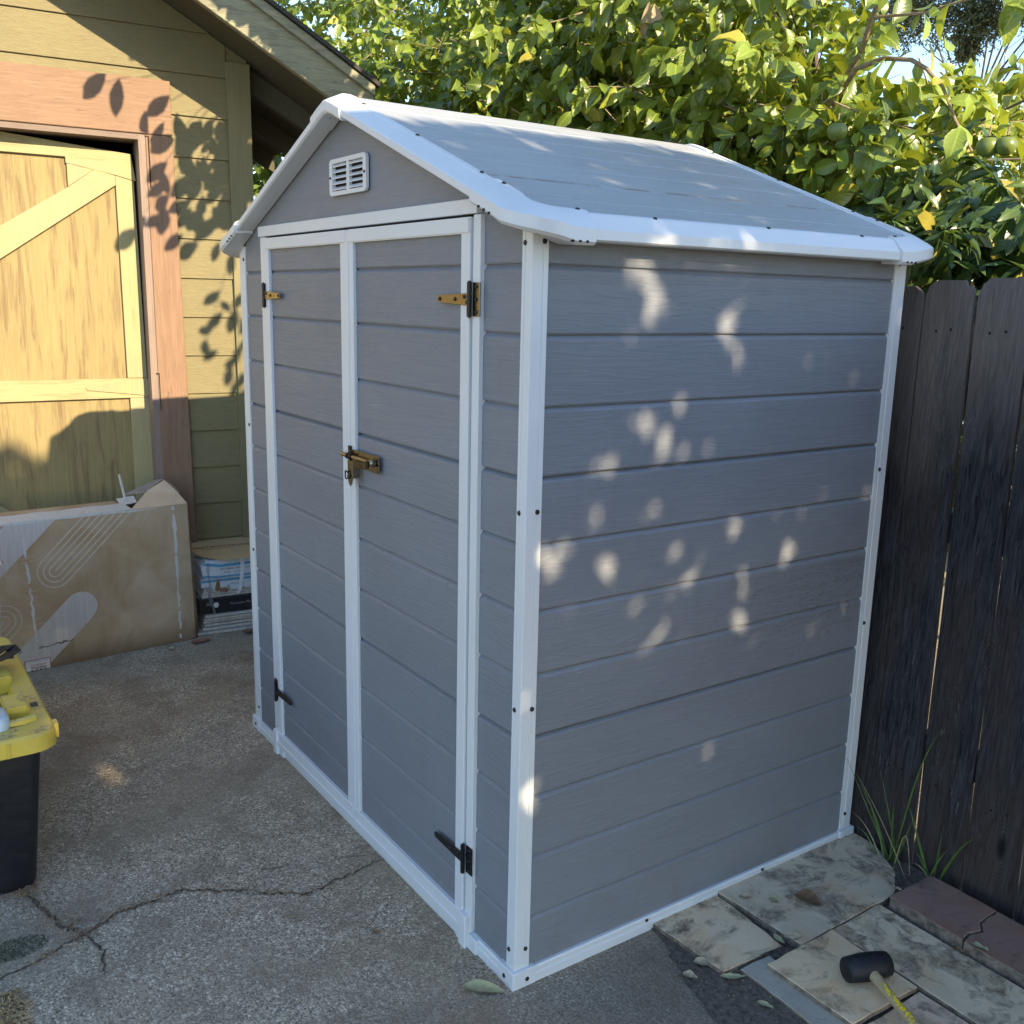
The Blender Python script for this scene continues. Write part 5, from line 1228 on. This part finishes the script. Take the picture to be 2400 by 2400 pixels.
# --- tree with long dark drooping leaves at the right, behind the fence
av = thing('long_leaved_tree', (.15, 2.3, 0), 'dark glossy tree with long drooping leaves behind the fence at right', 'tree')
r = np.random.default_rng(41)
Ca = np.concatenate([in_ell((.0, 2.05, 1.80), (1.0, .48, .52), 190, r, .1), in_ell((.75, 2.1, 1.7), (.8, .5, .6), 90, r, .1), in_ell((-.35, 2.15, 2.1), (.45, .3, .28), 40, r, .1)]); Ca = Ca[Ca[:, 1] > 1.62]
P, Dd, U, L, Wd, td = sprig(Ca, r, 10, .165, .27, .07, .35, 1.0)
leaves('foliage', P, Dd, U, L, Wd, M_avo, av, 4, curl=.45, fold=.35, shape=(.6, .95, 1, .6))
limbs('t', [(.15, 2.3, -.1), (.12, 2.3, .8), (.1, 2.25, 1.3)], [(.1, 2.0, 2.0), (-.4, 2.1, 2.1), (.7, 2.1, 1.9), (.4, 2.0, 1.6), (-.3, 2.0, 1.5)], av, None, .05, 6)
# --- paler bush behind it
yg = thing('yellow_green_bush', (-.6, 3.6, 0), 'tall paler bush with slim yellow-green leaves and red tips, below the patch of sky', 'bush')
r = np.random.default_rng(43)
Cb = np.concatenate([in_ell((-.55, 3.5, 2.15), (1.0, .55, .80), 420, r, .2), in_ell((-1.35, 3.6, 2.3), (.8, .5, .72), 220, r, .2), in_ell((.3, 3.5, 2.1), (.7, .5, .8), 140, r, .2)])
P, Dd, U, L, Wd, td = sprig(Cb, r, 9, .105, .26, .16, -.15, .7)
leaves('foliage', P, Dd, U, L, Wd, M_ygr, yg, 4, curl=.30, fold=.35)
P = np.array([(-.62, 3.3, 2.93)] * 7) + r.normal(size=(7, 3)) * .03; leaves('red_shoots', P, r.normal(size=(7, 3)) * .6 + np.array([.2, 0, .7]), r.normal(size=(7, 3)), .11, .032, plain('red_new_leaf', (.42, .10, .04), .5), yg, 5)
limbs('t', [(-.6, 3.6, -.1), (-.6, 3.6, .8), (-.58, 3.58, 1.3)], [(-.5, 3.4, 2.6), (-1.2, 3.6, 2.6), (.2, 3.5, 2.5), (-.8, 3.5, 2.2)], yg, M_twig, .04, 7)
# --- far fine-leaved tree against the sky
fr_ = thing('distant_tree', (-11, 19, 0), 'distant fine-leaved grey-green tree hanging into the sky at the top right', 'tree')
r = np.random.default_rng(47)
cl = [(-10.15, 17, 7.17, 0.75), (-9.6, 17, 6.97, 0.5), (-9.9, 17, 7.72, 0.8), (-9.1, 17, 7.57, 0.7), (-8.65, 17, 6.97, 0.42), (-8.6, 17, 7.72, 0.7), (-8.15, 17, 7.17, 0.45), (-11.45, 17.2, 7.52, 0.8), (-11.05, 17, 8.12, 0.9), (-10.0, 17, 6.57, 0.32), (-10.45, 17.5, 8.82, 1.2), (-8.85, 17.5, 8.82, 1.3), (-12.55, 18, 8.62, 1.4), (-7.55, 17.4, 8.12, 0.9)]
Cc = np.concatenate([in_ell(c[:3], (c[3], c[3] * .8, c[3]), int(620 * c[3] ** 1.5) + 90, r, .1) for c in cl])
P, Dd, U, L, Wd, td = sprig(Cc, r, 7, .085, .5, .16, .5, .9); leaves('foliage', P, Dd, U, L, Wd, M_oak, fr_, 4, simple=True, curl=.1)
limbs('t', [(-11, 19, -.1), (-11, 19, 4), (-10.6, 18.6, 6.2)], [c[:3] for c in cl], fr_, M_bark, .06, 8)
# --- dense dark trees closing the view behind
bk_ = thing('evergreen_tree', (-11, 8.5, 0), 'dark dense evergreen tree closing the gaps behind the persimmon', 'tree')
r = np.random.default_rng(53)
Cd = np.concatenate([in_ell((-11.5, 8.5, 4.0), (5.6, 1.6, 5.0), 1500, r, .5), in_ell((-7.2, 7.0, 2.2), (2.6, 1.2, 2.6), 500, r, .4)])
P, Dd, U, L, Wd, td = sprig(Cd, r, 7, .26, .5, .3, .4, .9); leaves('foliage', P, Dd, U, L, Wd, M_avo, bk_, 4, simple=True, curl=.2)
limbs('t', [(-11, 8.5, -.1), (-11, 8.5, 2), (-11, 8.5, 3.4)], [(-8, 8, 5), (-13, 8, 6), (-11, 8.5, 7), (-7, 7.2, 3.6), (-15, 8.6, 5)], bk_, M_bark, .2, 9)
hg = thing('laurel_hedge', (-2.5, 5.4, 0), 'low dark hedge glimpsed through the leaves behind the right end of the fence', 'hedge')
Ce = in_ell((-2.2, 5.4, 1.2), (4.0, .7, 1.35), 700, r, .3)
P, Dd, U, L, Wd, td = sprig(Ce, r, 7, .16, .45, .2, .3, .9); leaves('foliage', P, Dd, U, L, Wd, M_avo, hg, 4, simple=True, curl=.2)
m = MB(); m.tube([(-2.2, 5.4, -.1), (-2.2, 5.4, .8)], .05, 8); m.build('trunk', M_bark, hg)
# warm dry shrub seen in the slits of the fence
# --- shade tree behind the photographer's right shoulder
sh_ = thing('shade_tree', (5.6, .7, 0), 'broad shade tree standing outside the frame to the right, dappling the shed', 'tree')
r = np.random.default_rng(59)
n = 22000
yp = np.concatenate([r.uniform(-1.9, 2.42, n), r.uniform(-1.9, 2.42, 11000)]); g = np.concatenate([r.uniform(-.9, 2.72, n), r.uniform(-.95, .75, 7000), r.uniform(-.3, 2.5, 4000)])
top = 2.62 + .03 * np.sin(yp * 4.1) + .03 * np.sin(yp * 9.3 + 1) + .14 * np.exp(-((yp - .45) / .45) ** 2)
ok = g < top; yp, g = yp[ok], g[ok]; xx = 4.9 + r.uniform(-.55, .55, len(yp))
P = np.stack([xx, yp + .13 * (xx - 7), g + .478 * xx], 1)
spots = [(0, .324, 1.838, .030), (0, .357, 1.741, .040), (0, .397, 1.756, .012), (0, .634, 1.728, .026), (0, .648, 1.664, .036), (0, .693, 1.609, .022), (0, .349, 1.459, .026), (0, .419, 1.402, .036), (0, .454, 1.372, .014), (0, .268, 1.38, .018), (0, .413, 1.239, .022), (0, .2, 1.224, .028), (0, .237, 1.22, .022), (0, .075, 1.15, .038), (0, .253, 1.093, .036), (0, .542, 1.024, .032), (0, .473, 1.017, .022), (0, 1.079, 1.216, .022), (0, .959, 1.059, .026), (0, .935, 1.02, .024), (0, .922, .985, .020), (0, .727, 1.148, .014), (0, .366, .976, .024), (0, .758, .887, .030), (0, .452, .892, .022), (0, .301, .975, .018), (0, .512, 1.84, .018), (0, .685, 1.841, .016), (0, .04, .54, .034), (0, .41, .869, .020), (0, .617, .641, .014), (0, .654, .50, .018), (0, .79, .84, .018),
         (-.797, .427, 2.269, .018), (-.565, .443, 2.192, .022), (-.406, .535, 2.139, .020), (-.558, .795, 2.189, .018), (-.182, .728, 2.064, .022), (-.92, .067, 2.31, .02), (.07, .33, 1.90, .030), (.07, .62, 1.90, .022), (-1.768, -.604, 0, .034), (-1.95, -.60, 0, .014)]
bu = P[:, 1] - .13 * P[:, 0]; bv = P[:, 2] - .478 * P[:, 0]; keep = np.ones(len(P), bool)
for x, y, z, rr3 in spots: keep &= np.hypot((bu - (y - .13 * x)), (bv - (z - .478 * x)) * .8) > (rr3 * .60 + .021 if rr3 > .025 else rr3 * .5 + .018)
P = P[keep]; N = len(P)
Dd = r.normal(size=(N, 3)) * np.array([.35, 1, 1]) + np.array([0, 0, -.4]); U = np.array([1, .1, .4]) + r.normal(size=(N, 3)) * .35
LLs = .112 * r.uniform(.75, 1.15, N)
leaves('foliage', P - nrm(Dd) * (LLs * .5)[:, None], Dd, U, LLs, LLs * .62, M_shade, sh_, 5, simple=True, curl=.05, fold=.1)
limbs('t', [(5.6, .7, -.1), (5.6, .7, 1.0), (5.5, .6, 1.7)], [(5.0, -1.0, 3.4), (5.0, .2, 4.4), (5.1, 1.2, 4.4), (5.0, 1.8, 3.6), (5.0, -1.6, 2.6)], sh_, M_bark, .14, 10)

# ------------------------------------------------------------------ light, sky, camera
wd = bpy.data.worlds.new('World'); sc.world = wd; wd.use_nodes = True
nt = wd.node_tree; bg = nt.nodes['Background']; sky = nt.nodes.new('ShaderNodeTexSky'); sky.sky_type = 'NISHITA'; sky.sun_disc = False
el = math.asin(SUN[2]); sky.sun_elevation = el; sky.sun_rotation = math.atan2(SUN[0], SUN[1]); sky.air_density = 1.0; sky.dust_density = .3; sky.ozone_density = 2.4
nt.links.new(sky.outputs[0], bg.inputs[0]); bg.inputs[1].default_value = .15
sl = bpy.data.lights.new('sun', 'SUN'); sl.energy = 4.5; sl.angle = R(.53); sl.color = (1, .80, .53)
so = bpy.data.objects.new('sun', sl); COL.objects.link(so); so.rotation_euler = Vector(SUN).to_track_quat('Z', 'Y').to_euler(); so.location = (20, 3, 10)
yaw, pit, rol = .9689, -.2121, .0218
f_ = Vector((-math.sin(yaw) * math.cos(pit), math.cos(yaw) * math.cos(pit), math.sin(pit))); r0 = Vector((math.cos(yaw), math.sin(yaw), 0)); u0 = r0.cross(f_)
rr_c = r0 * math.cos(rol) + u0 * math.sin(rol); uu_c = -r0 * math.sin(rol) + u0 * math.cos(rol)
cd = bpy.data.cameras.new('camera'); co = bpy.data.objects.new('camera', cd); COL.objects.link(co)
M4 = Matrix((rr_c, uu_c, -f_)).transposed().to_4x4(); M4.translation = Vector((1.8359, -1.2995, 1.7534)); co.matrix_world = M4
cd.sensor_width = 36; cd.lens = 36 * 2310.47 / 2400; cd.clip_start = .02; cd.clip_end = 300
sc.camera = co
sc.render.engine = 'CYCLES'; sc.render.resolution_x = 1024; sc.render.resolution_y = 1024
sc.view_settings.view_transform = 'Standard'; sc.view_settings.look = 'None'; sc.view_settings.gamma = 1; sc.view_settings.exposure = 1.48
sc.cycles.max_bounces = 8; sc.cycles.diffuse_bounces = 3; sc.cycles.transparent_max_bounces = 8
